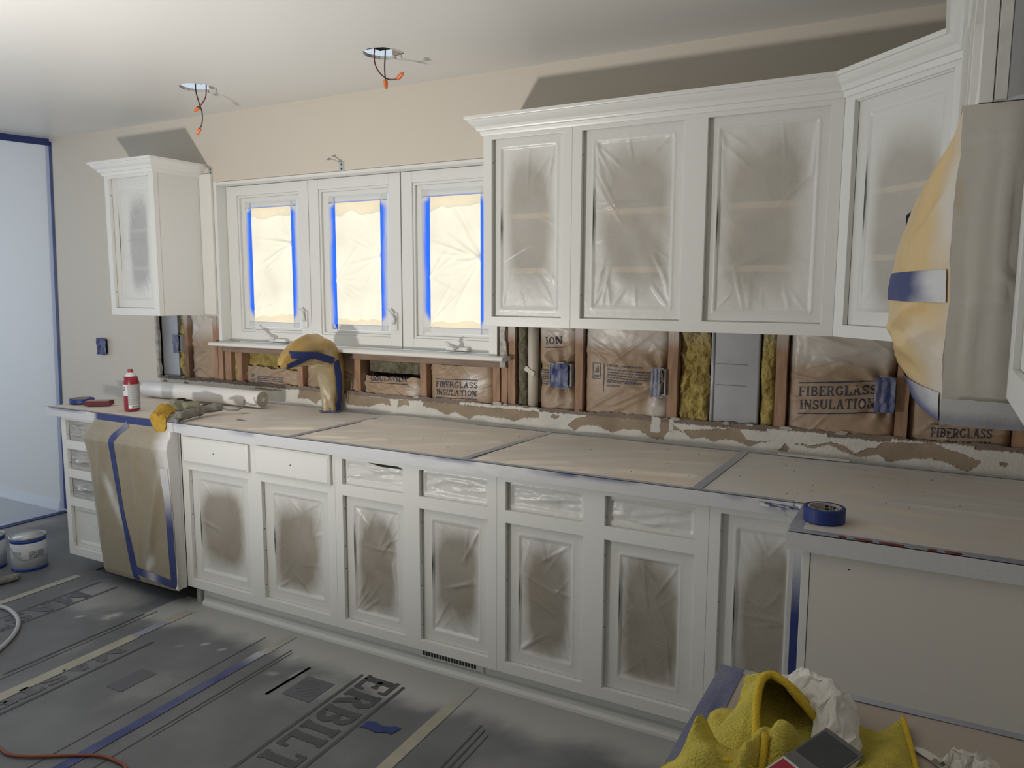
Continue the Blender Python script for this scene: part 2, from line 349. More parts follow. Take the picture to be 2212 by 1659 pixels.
splash = (np.abs(X-4.135+.01*fbm(Zs*60, X*0, 5)) < .030*fbm(X*60, Zs*4, 9)*1.9) & (Zs > .955) | (np.abs(X-4.20) < .014*fbm(X*80, Zs*8, 19)*1.8) & (Zs > .965)
T[..., :3] = np.where(splash[..., None], np.array([.6, .58, .55]), T[..., :3])
m = MB().grid(np.stack([X, Yp, Zs], -1), flip=False)
tp = np.stack([X[:, -1], Yp[:, -1]*0+.014, top[:, -1]-.002], -1); m.grid(np.stack([np.stack([X[:, -1], Yp[:, -1], Zs[:, -1]], -1), tp], 1))
tint = list(T.reshape(-1, 4))+[t for i in range(nx) for t in ([.26, .21, .17, 1], [.22, .17, .14, 1])]
obj('torn_drywall_strip', m, drywallc, wb, tint=tint)
# chips of plaster along the strip's top
for x in (1.04, 1.19, 2.33, 2.9, 3.37, 3.41, 4.22, 4.43, 4.52, 4.66, 4.86):
    s = .008+.010*random.random(); mb = MB(); pts = []
    for k in range(7):
        a = k/7*6.283; pts.append((x+s*1.6*math.cos(a)*(.6+.6*random.random()), -.006, 1.02+s*.6*math.sin(a)*(.6+.6*random.random())))
    obj('plaster_chip', mb.prism(pts, (0, .012, 0)), plaster, wb)

# studs: x0, x1, z0, z1 (front face flush behind the drywall)
def studpart(x0, x1, z0, z1, yf=.013, spray_top=True):
    n = 12; mb = MB()
    for i in range(n):
        a = z0+(z1-z0)*i/n; b = z0+(z1-z0)*(i+1)/n
    zz = np.linspace(z0, z1, n); o = sstep(1.30, 1.385, zz)*.75 if spray_top else zz*0
    jit = lambda z, s: .0015*(vnoise(z*9, 0*z, s)-.5)*2
    s0 = int(x0*1000)
    ring = [np.stack([np.full(n, x0)+jit(zz, s0), np.full(n, yf), zz], -1), np.stack([np.full(n, x1)+jit(zz, s0+1), np.full(n, yf), zz], -1),
            np.stack([np.full(n, x1)+jit(zz, s0+1), np.full(n, .11), zz], -1), np.stack([np.full(n, x0)+jit(zz, s0), np.full(n, .11), zz], -1)]
    P = np.stack(ring+[ring[0]]); mb.grid(P, np.stack([o]*5)); return obj('stud', mb, stud, wb)
for x0, x1, t in [(1.189, 1.225, 1.40), (1.44, 1.477, 1.40), (1.481, 1.517, 1.40), (1.535, 1.585, 1.19), (1.632, 1.672, 1.19), (2.10, 2.138, 1.19), (2.50, 2.54, 1.19), (2.918, 2.957, 1.19), (3.335, 3.371, 1.19), (3.38, 3.412, 1.40), (3.416, 3.452, 1.40),
               (3.755, 3.792, 1.40), (4.176, 4.219, 1.40), (4.609, 4.650, 1.40), (5.033, 5.075, 1.40), (5.40, 5.44, 1.40)]:
    studpart(x0, x1, .9, t, spray_top=t > 1.3)
mb = MB(); mb.box(1.52, 3.375, .011, .11, 1.187, 1.222); obj('rough_sill', mb, mat('rough_sill_lumber', (.33, .24, .18), .75, var=.3, vscale=8, stretch=(1, 8, 8), bump=.2), wb, bevel=.002)
# right wall, ceiling
struct('wall_front_unseen', B(.6, XR+.12, YB-.12, YB, 0, H), wallp)  # unseen wall behind the camera, added to keep fill light off the right side
struct('wall_right', B(XR, XR+.12, YB, .12, 0, H), wallp)
ce = sroot('ceiling'); m = MB()
holes = [(3.078, -.44, .086), (1.937, -.425, .086)]; S = .16
xs = [XL, 1.937-S, 1.937+S, 3.078-S, 3.078+S, XR+.12]
for i in range(5):
    if i in (1, 3):
        hx, hy, hr = holes[1] if i == 1 else holes[0]
        m.poly([(xs[i], YB, H), (xs[i], hy-S, H), (xs[i+1], hy-S, H), (xs[i+1], YB, H)]); m.poly([(xs[i], hy+S, H), (xs[i], .13, H), (xs[i+1], .13, H), (xs[i+1], hy+S, H)])
        n = 72; inn = []; outr = []; up_ = []
        for k in range(n):
            a = 2*math.pi*k/n; r = hr*(1+.05*(random.random()-.5)); c, s_ = math.cos(a), math.sin(a); q = S/max(abs(c), abs(s_))
            inn.append((hx+r*c, hy+r*s_, H)); up_.append((hx+r*c, hy+r*s_, H+.014)); outr.append((hx+q*c, hy+q*s_, H))
        m.add(inn+outr+up_, [(k, k+n, (k+1) % n+n, (k+1) % n) for k in range(n)]+[(k, (k+1) % n, (k+1) % n+2*n, k+2*n) for k in range(n)])
    else: m.poly([(xs[i], YB, H), (xs[i], .13, H), (xs[i+1], .13, H), (xs[i+1], YB, H)])
obj('ceiling_drywall', m, ceilp, ce)
obj('upper_floor', B(XL, XR+.12, YB, .13, H+.24, H+.26), mat('attic_board', (.16, .12, .09), .9), ce)
for hx, hy, hr in holes:
    obj('joist', B(hx-.015, hx+.6, hy+.075, hy+.115, H+.016, H+.24), mat('joist_lumber', (.48, .41, .32), .8, var=.25, vscale=6), ce)
    obj('joist', B(hx+.03, hx+.07, hy-.4, hy+.113, H+.016, H+.24), mat('pale_blocking', (.50, .47, .42), .8, var=.2), ce)
    obj('housing_plate', B(hx-.10, hx+.02, hy+.02, hy+.10, H+.05, H+.13), mat('rust_plate', (.05, .035, .03), .8), ce)
# the room past the barrier
struct('baseboard_left', B(XL, -.16, -.014, -.001, 0, .067).box(XL, -.16, -.022, -.015, 0, .018), mat('white_baseboard', (.70, .72, .76), .4))

# ---------------------------------------------------------------- windows
WY = .066
def ring(mb, x0, x1, z0, z1, X0, X1, Z0, Z1, y0, y1):
    mb.box(X0, x0, y0, y1, Z0, Z1).box(x1, X1, y0, y1, Z0, Z1).box(x0, x1, y0, y1, Z0, z0).box(x0, x1, y0, y1, z1, Z1)
jb = MB(); jb.box(1.515, 1.5385, -.002, WY+.05, 1.235, 2.148).box(1.5385, 3.345, -.012, WY+.05, 2.126, 2.140).box(3.322, 3.365, -.002, WY+.05, 1.235, 2.126)
struct('trim_1', jb, white)
stool = MB(); pr = [(-.068, 1.231), (-.066, 1.240), (-.060, 1.2445), (WY, 1.2445), (WY, 1.224), (-.060, 1.224), (-.066, 1.2265)]
stool.prism([(1.495, y, z) for y, z in pr], (1.935, 0, 0)); so_ = struct('trim_2', stool, white, bevel=.0015)
wins = [(1.540, 2.160, 1.621, 2.094, 1.708, 2.018), (2.163, 2.770, 2.232, 2.700, 2.326, 2.632), (2.776, 3.322, 2.842, 3.297, 2.930, 3.228)]
for i, (fx0, fx1, sx0, sx1, gx0, gx1) in enumerate(wins):
    wr = sroot('window_%d' % (i+1), (0.5*(fx0+fx1), WY, 1.245))
    m = MB(); ring(m, sx0, sx1, 1.305, 2.07, fx0, fx1, 1.246, 2.124, WY, WY+.05); obj('frame', m, white, wr, bevel=.002)
    a, b_ = .012, .024
    m = MB(); ring(m, sx0+a, sx1-a, 1.305+a, 2.07-a, sx0, sx1, 1.305, 2.07, WY+.008, WY+.05); obj('stop', m, white, wr, bevel=.0015)
    g0, g1 = gx0-.045, gx1+.045
    m = MB(); ring(m, g0, g1, 1.33, 2.035, sx0+a, sx1-a, 1.305+a, 2.07-a, WY+.022, WY+.05); obj('sash', m, white, wr, bevel=.0015)
    obj('pane', B(g0, g1, WY+.044, WY+.047, 1.33, 2.035), mat('window_glass', (.9, .95, .95), .05, transp=.9), wr)
    # film with radiating creases
    rs = np.random.RandomState(40+i); nu, nv = 60, 110
    U, V = np.meshgrid(np.linspace(0, 1, nu), np.linspace(0, 1, nv), indexing='ij'); wx, hz = (gx1-gx0)*U, .645*V
    D = .004*np.sin(np.pi*U)*np.sin(np.pi*V)
    for (px, pz, n_, amp) in [[(.31, .44, 13, .0035), (.0, .06, 7, .002)], [(.31, .36, 10, .003), (0, .24, 8, .0022)], [(.30, .34, 20, .005), (0, .25, 8, .003), (.0, .02, 6, .003)]][i]:
        for k in range(n_):
            ang = (math.pi if px > .1 else 0)+rs.uniform(-1.15, 1.15); L_ = rs.uniform(.1, .3)
            D += 1.5*amp*rs.uniform(.4, 1)*ridge(wx, hz, px, pz, px+L_*math.cos(ang), pz+L_*math.sin(ang), rs.uniform(.003, .008))
    D += .003*fbm(wx*16, hz*9, 60+i)+.0012*np.abs(fbm(wx*30, hz*18, 66+i)-.5)*2
    e = np.minimum(V, 1-V); osv = .10*(fbm(wx*9, hz*7, 80+i)-.35)
    if i == 0: osv = osv+.22*ridge(wx, hz, .11, .33, .19, .14, .035)  # diagonal shadow on the left film, painted in through the overspray mask
    Pm = np.stack([gx0+wx, WY+.022-D, 1.358+hz], -1)
    obj('masking_film', MB().grid(Pm, np.clip(osv, 0, 1)), winfilm, wr, smooth=True)
    for (za, zb, sd_) in ((1.945, 2.004, 3), (1.358, 1.405, 4)):   # second film layer added to dim the light at top and bottom
        U2, V2 = np.meshgrid(np.linspace(gx0, gx1, 40), np.linspace(0, 1, 12), indexing='ij'); rg = .05*(fbm(U2*14, U2*0, sd_*7+i)-.5)
        Z2 = (za+rg)*(1-V2)+zb*V2 if sd_ == 3 else za*(1-V2)+(zb+rg)*V2
        obj('film_overlap', MB().grid(np.stack([U2, WY+.028+.002*fbm(U2*20, Z2*20, 4), Z2], -1)), mat('thin_film_overlap', (.93, .80, .58), .4, transl=.9, transp=.45), wr, smooth=True)
    # blue tape frame over the film's edges, fading under sprayed paint
    def tstrip(x0, x1, z0, z1, fn, nm='blue_tape'):
        U, V = np.meshgrid(np.linspace(x0, x1, 14), np.linspace(z0, z1, 50), indexing='ij')
        P = np.stack([U, np.full(U.shape, WY+.0195)+.0006*fbm(U*60, V*20, 3), V], -1); obj(nm, MB().grid(P, np.clip(fn(U, V), 0, 1)), wintape, wr, smooth=True)
    def fl(U, V, s=i): return sstep(.010, .046, (gx0-U)+.020*(fbm(V*7, U*30, 5+s)-.5)+.05*sstep(1.45, 1.36, V)*(fbm(V*3, U*0, s) > .4)+.030*sstep(1.97, 2.0, V))+.02
    def fr(U, V, s=i): return sstep(.006, .042, (U-gx1)+.020*(fbm(V*7, U*30, 15+s)-.5)+.03*sstep(1.96, 2.0, V)+.03*sstep(1.42, 1.37, V))+.02
    tstrip(gx0-.042, gx0+.004, 1.335, 2.03, fl); tstrip(gx1-.004, gx1+.042, 1.335, 2.03, fr)
    tstrip(gx0-.042, gx1+.042, 1.998, 2.032, lambda U, V: sstep(-.004, .014, V-2.0)+.3)
    tstrip(gx0-.042, gx1+.042, 1.333, 1.362, lambda U, V: sstep(-.002, .010, 1.362-V)+.45)
    # hardware
    if i in (0, 2):
        cx, s_ = (1.93, -1) if i == 0 else (3.115, 1); c = MB()
        c.box(cx-.062, cx+.062, WY-.030, WY, 1.252, 1.272); op = obj('operator_cover', c, white, wr, bevel=.005)
        if i == 0: pts = [(cx-.015, WY-.035, 1.272), (cx-.06, WY-.05, 1.283), (cx-.10, WY-.055, 1.305), (cx-.145, WY-.05, 1.318), (cx-.16, WY-.05, 1.330)]
        else: pts = [(cx-.005, WY-.030, 1.268), (cx+.008, WY-.045, 1.275), (cx-.006, WY-.075, 1.287), (cx-.018, WY-.09, 1.297)]
        obj('crank', MB().tube(pts, [.010, .009, .008, .007, .008], 8) if i == 0 else MB().tube(pts, [.012, .011, .009, .010], 8), white, wr, smooth=True)
    if i in (0, 1):
        lx = 2.127 if i == 0 else 2.735
        lk = obj('latch_plate', B(lx-.013, lx+.013, WY-.012, WY, 1.34, 1.43), white, wr, bevel=.004)
        hs = 1 if i == 0 else -1
        obj('latch_lever', MB().tube([(lx, WY-.018, 1.375), (lx-.004*hs, WY-.026, 1.40), (lx-.018, WY-.028, 1.435), (lx-.034, WY-.026, 1.447)] if i else [(lx+.002, WY-.018, 1.375), (lx, WY-.026, 1.40), (lx-.004, WY-.028, 1.43), (lx-.022, WY-.03, 1.442)], [.009, .008, .007, .006], 8), white, wr, smooth=True)
# pale board fixed to the wall between the small wall cabinet and the window
struct('trim_3', B(1.419, 1.513, -.018, -.0005, 1.400, 2.19), white, bevel=.002)

# ================================================================ CABINETS
def crown(path, parent, name='crown_molding'):
    prof = [(0, 2.170), (.007, 2.170), (.009, 2.176), (.012, 2.187), (.020, 2.189), (.022, 2.194), (.027, 2.203), (.038, 2.212), (.046, 2.222), (.050, 2.2285), (.0575, 2.2295), (.0585, 2.232), (.0585, 2.243), (0, 2.243)]
    pts = [Vector((x, y, 0)) for x, y in path]; k = len(pts); off = []
    for i in range(k):
        ds = []
        if i > 0: ds.append((pts[i]-pts[i-1]).normalized())
        if i < k-1: ds.append((pts[i+1]-pts[i]).normalized())
        ns = [Vector((d.y, -d.x, 0)) for d in ds]
        if len(ns) == 1: off.append(ns[0])
        else: off.append((ns[0]+ns[1])/(1+ns[0].dot(ns[1])))
    mb = MB(); n = len(prof); vs = []; fs = []
    for i in range(k):
        for o_, z in prof: q = pts[i]+off[i]*o_; vs.append((q.x, q.y, z))
    for i in range(k-1):
        for j in range(n-1): a = i*n+j; fs.append((a, a+n, a+n+1, a+1))
    fs += [tuple(range(n)), tuple((k-1)*n+j for j in range(n))[::-1]]
    return obj(name, mb.add(vs, fs), white, parent)

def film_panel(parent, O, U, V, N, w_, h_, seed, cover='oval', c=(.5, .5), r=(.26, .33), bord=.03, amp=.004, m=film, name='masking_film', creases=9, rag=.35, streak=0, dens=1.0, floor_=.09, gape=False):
    """stretched masking film taped round its edges; sprayed paint fades toward the middle"""
    rs = np.random.RandomState(seed); nu, nv = max(16, int(w_/.0052*dens)), max(16, int(h_/.0062*dens))
    a, b_ = np.meshgrid(np.linspace(0, w_, nu), np.linspace(0, h_, nv), indexing='ij')
    e = np.minimum(np.minimum(a, w_-a), np.minimum(b_, h_-b_)); ins = sstep(bord-.004, bord+.010, e)
    D = -.006*sstep(bord-.003, bord+.004, e)+.0035*np.exp(-((e-bord+.003)/.003)**2)*(.4+fbm(a*20, b_*12, seed+5))+.0012*fbm(a*40, b_*14, seed+2)*(1-ins)
    for k in range(int(creases*1.9)):
        side = rs.randint(4); t = rs.uniform(.1, .9)
        x0, y0 = [(bord, t*h_), (w_-bord, t*h_), (t*w_, bord), (t*w_, h_-bord)][side] if k % 3 else [(bord, bord), (w_-bord, bord), (bord, h_-bord), (w_-bord, h_-bord)][side]
        L_ = rs.uniform(.05, .20)*min(1, h_/.4); an = math.atan2(h_*.5-y0, w_*.5-x0)+rs.uniform(-.6, .6)
        if h_ < .2: L_ = rs.uniform(.06, .20); an = (0 if x0 < w_/2 else math.pi)+rs.uniform(-.22, .22); y0 = rs.uniform(.2, .85)*h_
        D = D+ins*amp*rs.uniform(.4, 1)*ridge(a, b_, x0, y0, x0+L_*math.cos(an), y0+L_*math.sin(an), rs.uniform(.0025, .008))
    D = D+ins*amp*.9*(fbm(a*9, b_*6, seed+9)-.5)
    if streak: D = D+ins*amp*streak*np.sin((a*.8+b_*.55)*55+4*fbm(a*6, b_*6, seed))*.35*sstep(0, .1, e)
    if cover == 'full': osv = np.ones(a.shape)*.96
    elif cover == 'none': osv = .25*fbm(a*14, b_*14, seed)
    else:
        r = (r[0]*.86, r[1]*.92) if h_ < .6 else (r[0]*.84, r[1]*.90)
        q = (np.abs((a/w_-c[0])/r[0])**3.5+np.abs((b_/h_-c[1])/r[1])**3.5)**(1/3.5)
        q = q+rag*(fbm(a*7, b_*6, seed+3)-.5)*1.1+.30*rag*(fbm((a*.8+b_*.5)*45, (a-b_)*6, seed+4)-.5)
        osv = .97*sstep(.62, 1.45, q)
        osv = np.where(e < bord, .985, np.maximum(osv, floor_+.22*fbm(a*8, b_*8, seed+6)))
    P = np.array(O)[None, None]+a[..., None]*np.array(U)+b_[..., None]*np.array(V)+D[..., None]*np.array(N)
    fl = np.dot(np.cross(np.array(U), np.array(V)), np.array(N)) < 0
    ob = obj(name, MB().grid(P, osv, flip=fl), m, parent, smooth=True)
    pt = lambda u, v, n_=0.: tuple(np.array(O)+u*np.array(U)+v*np.array(V)+n_*np.array(N))
    v0, v1 = h_*rs.uniform(.22, .4), h_*rs.uniform(.6, .85)
    if h_ > .5: obj('slit', MB().add([pt(bord-.001, v0, .0035), pt(bord+.0012, (v0+v1)/2, .0035), pt(bord-.001, v1, .0035), pt(bord-.0022, (v0+v1)/2, .0035)], [(0, 1, 2, 3)]), dark, ob)
    if gape: obj('gap', MB().add([pt(w_*.30, h_*.985, .004), pt(w_*.62, h_*.86, .006), pt(w_*.97, h_*.87, .004), pt(w_*.80, h_*.985, .004)], [(0, 1, 2, 3)]), dark, ob)
    return ob

def face_frame(parent, x0, x1, z0, z1, ops, yf, th=.019, name='face_frame', skip=()):
    """frame board with rectangular openings (x0,x1,z0,z1): decomposed into boxes"""
    xs = sorted({x0, x1}|{o[0] for o in ops}|{o[1] for o in ops}); zs = sorted({z0, z1}|{o[2] for o in ops}|{o[3] for o in ops})
    mb = MB(); vid = {}; vs = []; fs = []
    def inop(xa, za): return any(o[0]-1e-6 < xa < o[1]+1e-6 and o[2]-1e-6 < za < o[3]+1e-6 for o in ops)
    solid = {(i, j): not inop((xs[i]+xs[i+1])/2, (zs[j]+zs[j+1])/2) for i in range(len(xs)-1) for j in range(len(zs)-1)}
    def V_(i, j, k):
        if (i, j, k) not in vid: vid[(i, j, k)] = len(vs); vs.append((xs[i], yf+(th if k else 0), zs[j]))
        return vid[(i, j, k)]
    for (i, j), s_ in solid.items():
        if not s_: continue
        fs.append((V_(i, j, 0), V_(i+1, j, 0), V_(i+1, j+1, 0), V_(i, j+1, 0))); fs.append((V_(i, j, 1), V_(i, j+1, 1), V_(i+1, j+1, 1), V_(i+1, j, 1)))
        for di, dj, q in ((-1, 0, ((i, j), (i, j+1))), (1, 0, ((i+1, j+1), (i+1, j))), (0, -1, ((i+1, j), (i, j))), (0, 1, ((i, j+1), (i+1, j+1)))):
            if not solid.get((i+di, j+dj), False):
                (a, b_), (c, d) = q; fs.append((V_(a, b_, 0), V_(c, d, 0), V_(c, d, 1), V_(a, b_, 1)))
    return obj(name, mb.add(vs, fs), white, parent, bevel=.0012)

def carcass(parent, x0, x1, y0, y1, z0, z1, t=.016, shelves=(), sm=shelfw, ydepth=None):
    # y0 = face side, y1 = back
    obj('body', MB().box(x0, x0+t, y0, y1, z0, z1).box(x1-t, x1, y0, y1, z0, z1).box(x0+t, x1-t, y0, y1, z0, z0+t).box(x0+t, x1-t, y0, y1, z1-t, z1).box(x0+t, x1-t, y1-.006, y1, z0+t, z1-t), white, parent)
    e = .0015; i = MB(); a0, a1, b0, c0, c1 = x0+t+e, x1-t-e, y1-.006-e, z0+t+e, z1-t-e
    i.poly([(a0, y0+.002, c0), (a0, b0, c0), (a0, b0, c1), (a0, y0+.002, c1)]).poly([(a1, y0+.002, c0), (a1, b0, c0), (a1, b0, c1), (a1, y0+.002, c1)]).poly([(a0, b0, c0), (a1, b0, c0), (a1, b0, c1), (a0, b0, c1)])
    i.poly([(a0, y0+.002, c0), (a1, y0+.002, c0), (a1, b0, c0), (a0, b0, c0)]).poly([(a0, y0+.002, c1), (a1, y0+.002, c1), (a1, b0, c1), (a0, b0, c1)])
    obj('interior', i, wood, parent)
    for zsf in shelves: obj('shelf', B(x0+t+.003, x1-t-.003, y0+.020, y1-.012, zsf-.0105, zsf+.0105), sm, parent)
def pins(parent, x, y0, zs, side):
    for z in zs: obj('screw_hole', MB().lathe([(.0022, 0), (.0022, .001)], (x, y0, z), 8, 'x'), black, parent)

UF, UB0, UT0 = -.314, 1.399, 2.176
def upper(name, label, x0, x1, ops, shelves, films, seeds):
    t = thing(name, label, 'cabinet', ((x0+x1)/2, -.157, UB0))
    carcass(t, x0, x1, UF+.019, -.001, UB0, 2.17, shelves=shelves)
    face_frame(t, x0, x1, UB0, UT0, ops, UF)
    for (a, b_, c, d), kw, s in zip(ops, films, seeds):
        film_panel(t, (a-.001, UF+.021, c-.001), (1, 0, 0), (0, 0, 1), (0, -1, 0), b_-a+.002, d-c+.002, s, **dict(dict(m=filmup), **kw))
        pins(t, a+.0005, UF+.011, (c+.09, d-.09), 1)
    return t
OZ = (1.439, 2.154); SH = (1.628, 1.848)
lt = upper('wall_cabinet', 'small white wall cabinet with its own crown left of the window', 1.002, 1.417, [(1.040, 1.378, *OZ)], (1.66, 1.87),
      [dict(c=(.60, .50), r=(.25, .34), m=clearfilm, bord=.05, creases=14, amp=.005)], [11])
crown([(1.002, 0), (1.002, UF), (1.417, UF), (1.417, 0)], lt)
obj('edge_bead', B(1.4172, 1.4195, UF, UF+.028, UB0, 2.17), white, lt)
upper('wall_cabinet', 'narrow one-opening white wall cabinet beside the window', 3.479, 3.876, [(3.518, 3.835, *OZ)], SH,
      [dict(c=(.50, .52), r=(.30, .36), bord=.036, creases=10)], [22])
upper('wall_cabinet', 'wide white wall cabinet with two film-covered openings', 3.8765, 4.842, [(3.917, 4.315, *OZ), (4.399, 4.802, *OZ)], SH,
      [dict(c=(.53, .52), r=(.36, .36), bord=.045, creases=16, amp=.005, streak=.7), dict(c=(.47, .50), r=(.33, .36), bord=.04, creases=12, rag=.5)], [33, 47])
# diagonal corner wall cabinet
dg = thing('corner_wall_cabinet', 'white diagonal corner wall cabinet behind the wrapped microwave', 'cabinet', (5.1, -.3, UB0))
dA, dB = Vector((4.842, UF, 0)), Vector((5.178, -.650, 0)); dU = (dB-dA).normalized(); dN = Vector((-dU.y*-1, 0, 0)); dN = Vector((dU.y, -dU.x, 0)); dL = (dB-dA).length
def dp(s, z, n=0.): q = dA+dU*s+dN*n; return (q.x, q.y, z)
def diagbox(mb, s0, s1, z0, z1, n0, n1): mb.prism([dp(s0, z0, n0), dp(s1, z0, n0), dp(s1, z0, n1), dp(s0, z0, n1)], (0, 0, z1-z0))
o0, o1 = .045, dL-.045
m = MB(); diagbox(m, 0, o0, UB0, UT0, 0, -.019); diagbox(m, o1, dL, UB0, UT0, 0, -.019); diagbox(m, o0, o1, UB0, OZ[0], 0, -.019); diagbox(m, o0, o1, OZ[1], UT0, 0, -.019)
obj('face_frame', m, white, dg, bevel=.0012)
m = MB(); ft = [(4.8435, -.001), (5.488, -.001), (5.488, -.648), (5.190, -.648), (4.8435, -.302)]
m.prism([(x, y, UB0) for x, y in ft], (0, 0, .016)); obj('bottom_board', m, white, dg); obj('top_board', MB().prism([(x, y, 2.15) for x, y in ft], (0, 0, .016)), white, dg)
m = MB(); m.poly([(4.85, -.004, 1.415), (5.48, -.004, 1.415), (5.48, -.004, 2.15), (4.85, -.004, 2.15)]).poly([(5.483, -.004, 1.415), (5.483, -.645, 1.415), (5.483, -.645, 2.15), (5.483, -.004, 2.15)]); obj('interior', m, wood, dg)
for z in (1.655, 1.862): obj('shelf', MB().prism([(4.86, -.02, z-.009), (5.47, -.02, z-.009), (5.47, -.63, z-.009), (5.21, -.63, z-.009), (4.86, -.28, z-.009)], (0, 0, .018)), shelfw, dg)
film_panel(dg, dp(o0-.001, OZ[0]-.001, -.021), tuple(dU), (0, 0, 1), tuple(dN), o1-o0+.002, OZ[1]-OZ[0]+.002, 58, m=filmup, c=(.55, .42), r=(.36, .38), bord=.05, rag=.22, creases=5, amp=.003)
# wall cabinets on the right-hand wall
FX = 5.178
rc = thing('wall_cabinet', 'narrow white wall cabinet seen edge-on past the diagonal corner', 'cabinet', (5.33, -.82, UB0))
obj('body', B(FX+.002, XR-.002, -.999, -.652, UB0, 2.17), white, rc); obj('face_frame', B(FX-.017, FX+.001, -.90, -.675, UB0, UT0).box(FX-.004, FX+.001, -.999, -.91, UB0, UT0), white, rc)
ro = thing('wall_cabinet', 'short white wall cabinet above the wrapped microwave', 'cabinet', (5.33, -1.38, 1.815))
obj('body', B(FX+.019, XR-.002, -1.768, -1.001, 1.822, 2.17), white, ro)
m = MB()
m.box(FX, FX+.018, -1.06, -1.001, 1.822, UT0).box(FX, FX+.018, -1.77, -1.70, 1.822, UT0).box(FX, FX+.018, -1.70, -1.06, 1.822, 1.86).box(FX, FX+.018, -1.70, -1.06, 2.135, UT0); obj('face_frame', m, white, ro, bevel=.001)
obj('filler_strip', B(FX+.020, FX+.034, -1.784, -1.769, 1.822, 2.17), mat('patched_filler', (.68, .66, .63), .7, var=.15, vscale=30), ro); obj('side_panel', B(FX+.036, XR-.002, -1.772, -1.7685, 1.822, 2.17), mat('grey_blue_primer', (.72, .73, .76), .5, var=.1), ro)
rn = thing('wall_cabinet', 'white wall cabinet at the right edge, nearest the camera', 'cabinet', (5.37, -2.2, UB0))
m = MB(); m.box(5.24, 5.258, -1.842, -1.790, UB0, UT0).box(5.24, 5.258, -2.6, -2.55, UB0, UT0).box(5.24, 5.258, -2.55, -1.842, UB0, 1.445).box(5.24, 5.258, -2.55, -1.842, 2.135, UT0)
obj('face_frame', m, white, rn, bevel=.0012); obj('body', B(5.275, XR-.002, -2.6, -1.790, UB0, 2.17), white, rn)
obj('door_panel', B(5.250, 5.272, -2.549, -1.843, 1.446, 2.134), white, rn)
cr = thing('crown_molding', 'continuous white crown moulding along the wall cabinets right of the window', 'moulding', (4.2, -.3, 2.17))
crown([(3.479, -.001), (3.479, UF), (4.842, UF), (FX, -.650), (FX, -1.80)], cr, 'molding_run')

# ---------------------------------------------------------------- base cabinets
BF, BZ0, BZ1 = -.672, .10, .874
def base(name, label, x0, x1, ops, films, seeds, fronts=(), y1=-.02, interior=True):
    t = thing(name, label, 'cabinet', ((x0+x1)/2, -.34, 0))
    carcass(t, x0, x1, BF+.019, y1, BZ0, BZ1)
    face_frame(t, x0, x1, BZ0, BZ1+.001, ops, BF)
    for (a, b_, c, d), kw, s in zip(ops, films, seeds):
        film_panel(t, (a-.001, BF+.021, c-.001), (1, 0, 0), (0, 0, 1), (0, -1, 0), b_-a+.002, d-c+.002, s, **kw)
        if d-c > .3: pins(t, a+.0005, BF+.011, (c+.06, (c+d)/2-.05, (c+d)/2+.05, d-.06), 1)
        else: pins(t, a+.0005, BF+.011, (c+.03,), 1)
    for (a, b_, c, d) in fronts:
        m = MB(); q = .012
        f = [(a, BF-.001, c), (b_, BF-.001, c), (b_, BF-.001, d), (a, BF-.001, d)]; y2 = BF-.013; y3 = BF-.019
        g = [(x, y2, z) for x, _, z in f]; hh = [(a+q, y3, c+q), (b_-q, y3, c+q), (b_-q, y3, d-q), (a+q, y3, d-q)]
        m.add(f+g+hh, [(k, (k+1) % 4, (k+1) % 4+4, k+4) for k in range(4)]+[(k+4, (k+1) % 4+4, (k+1) % 4+8, k+8) for k in range(4)]+[(8, 9, 10, 11)])
        df = obj('drawer_front', m, white, t, bevel=.001)
        obj('knob_hole', MB().lathe([(.003, 0), (.003, .001)], ((a+b_)/2, y3-.0008, (c+d)/2), 10, 'y'), black, df)
    return t
DZ, WZ = (.144, .690), (.738, .846)
full = dict(cover='full', amp=.007, creases=9, bord=.016, m=clearfilm)
db = base('drawer_cabinet', 'white base cabinet with three drawer openings at the left end of the worktop', 1.04, 1.376,
     [(1.080, 1.336, .739, .849), (1.080, 1.336, .581, .692), (1.080, 1.336, .423, .534), (1.080, 1.336, .145, .377)],
     [dict(cover='none', amp=.011, creases=14, bord=.012, m=clearfilm)]*3+[dict(cover='full', amp=.003, creases=4, m=clearfilm)], [71, 72, 73, 74])
sk = base('sink_cabinet', 'white sink base cabinet with two plain drawer fronts', 2.002, 2.961, [(2.046, 2.441, *DZ), (2.528, 2.920, *DZ)],
     [dict(c=(.47, .50), r=(.36, .33), bord=.05, rag=.3, creases=11), dict(c=(.47, .46), r=(.34, .34), bord=.055, creases=14, streak=.5, rag=.45)], [81, 82],
     fronts=[(2.026, 2.465, .725, .853), (2.508, 2.948, .727, .857)])
base('base_cabinet', 'white base cabinet with gaping film in its left drawer opening', 2.9615, 3.7495, [(3.002, 3.317, *WZ), (3.396, 3.709, *WZ), (3.002, 3.317, *DZ), (3.396, 3.709, *DZ)],
     [dict(full, amp=.010, gape=True), dict(full), dict(c=(.50, .45), r=(.30, .38), bord=.045, creases=14, streak=1.6, rag=.6, amp=.006), dict(c=(.50, .52), r=(.32, .34), bord=.05, creases=12, rag=.4)], [91, 92, 93, 94])
base('base_cabinet', 'white base cabinet with two drawers between the floor vent and the corner', 3.750, 4.541, [(3.787, 4.100, *WZ), (4.180, 4.497, *WZ), (3.787, 4.100, *DZ), (4.180, 4.497, *DZ)],
     [dict(full), dict(full, amp=.007), dict(c=(.52, .48), r=(.30, .38), bord=.05, creases=13, streak=.8, rag=.4), dict(c=(.52, .46), r=(.34, .38), bord=.055, creases=15, streak=1.2, rag=.5)], [101, 102, 103, 104])
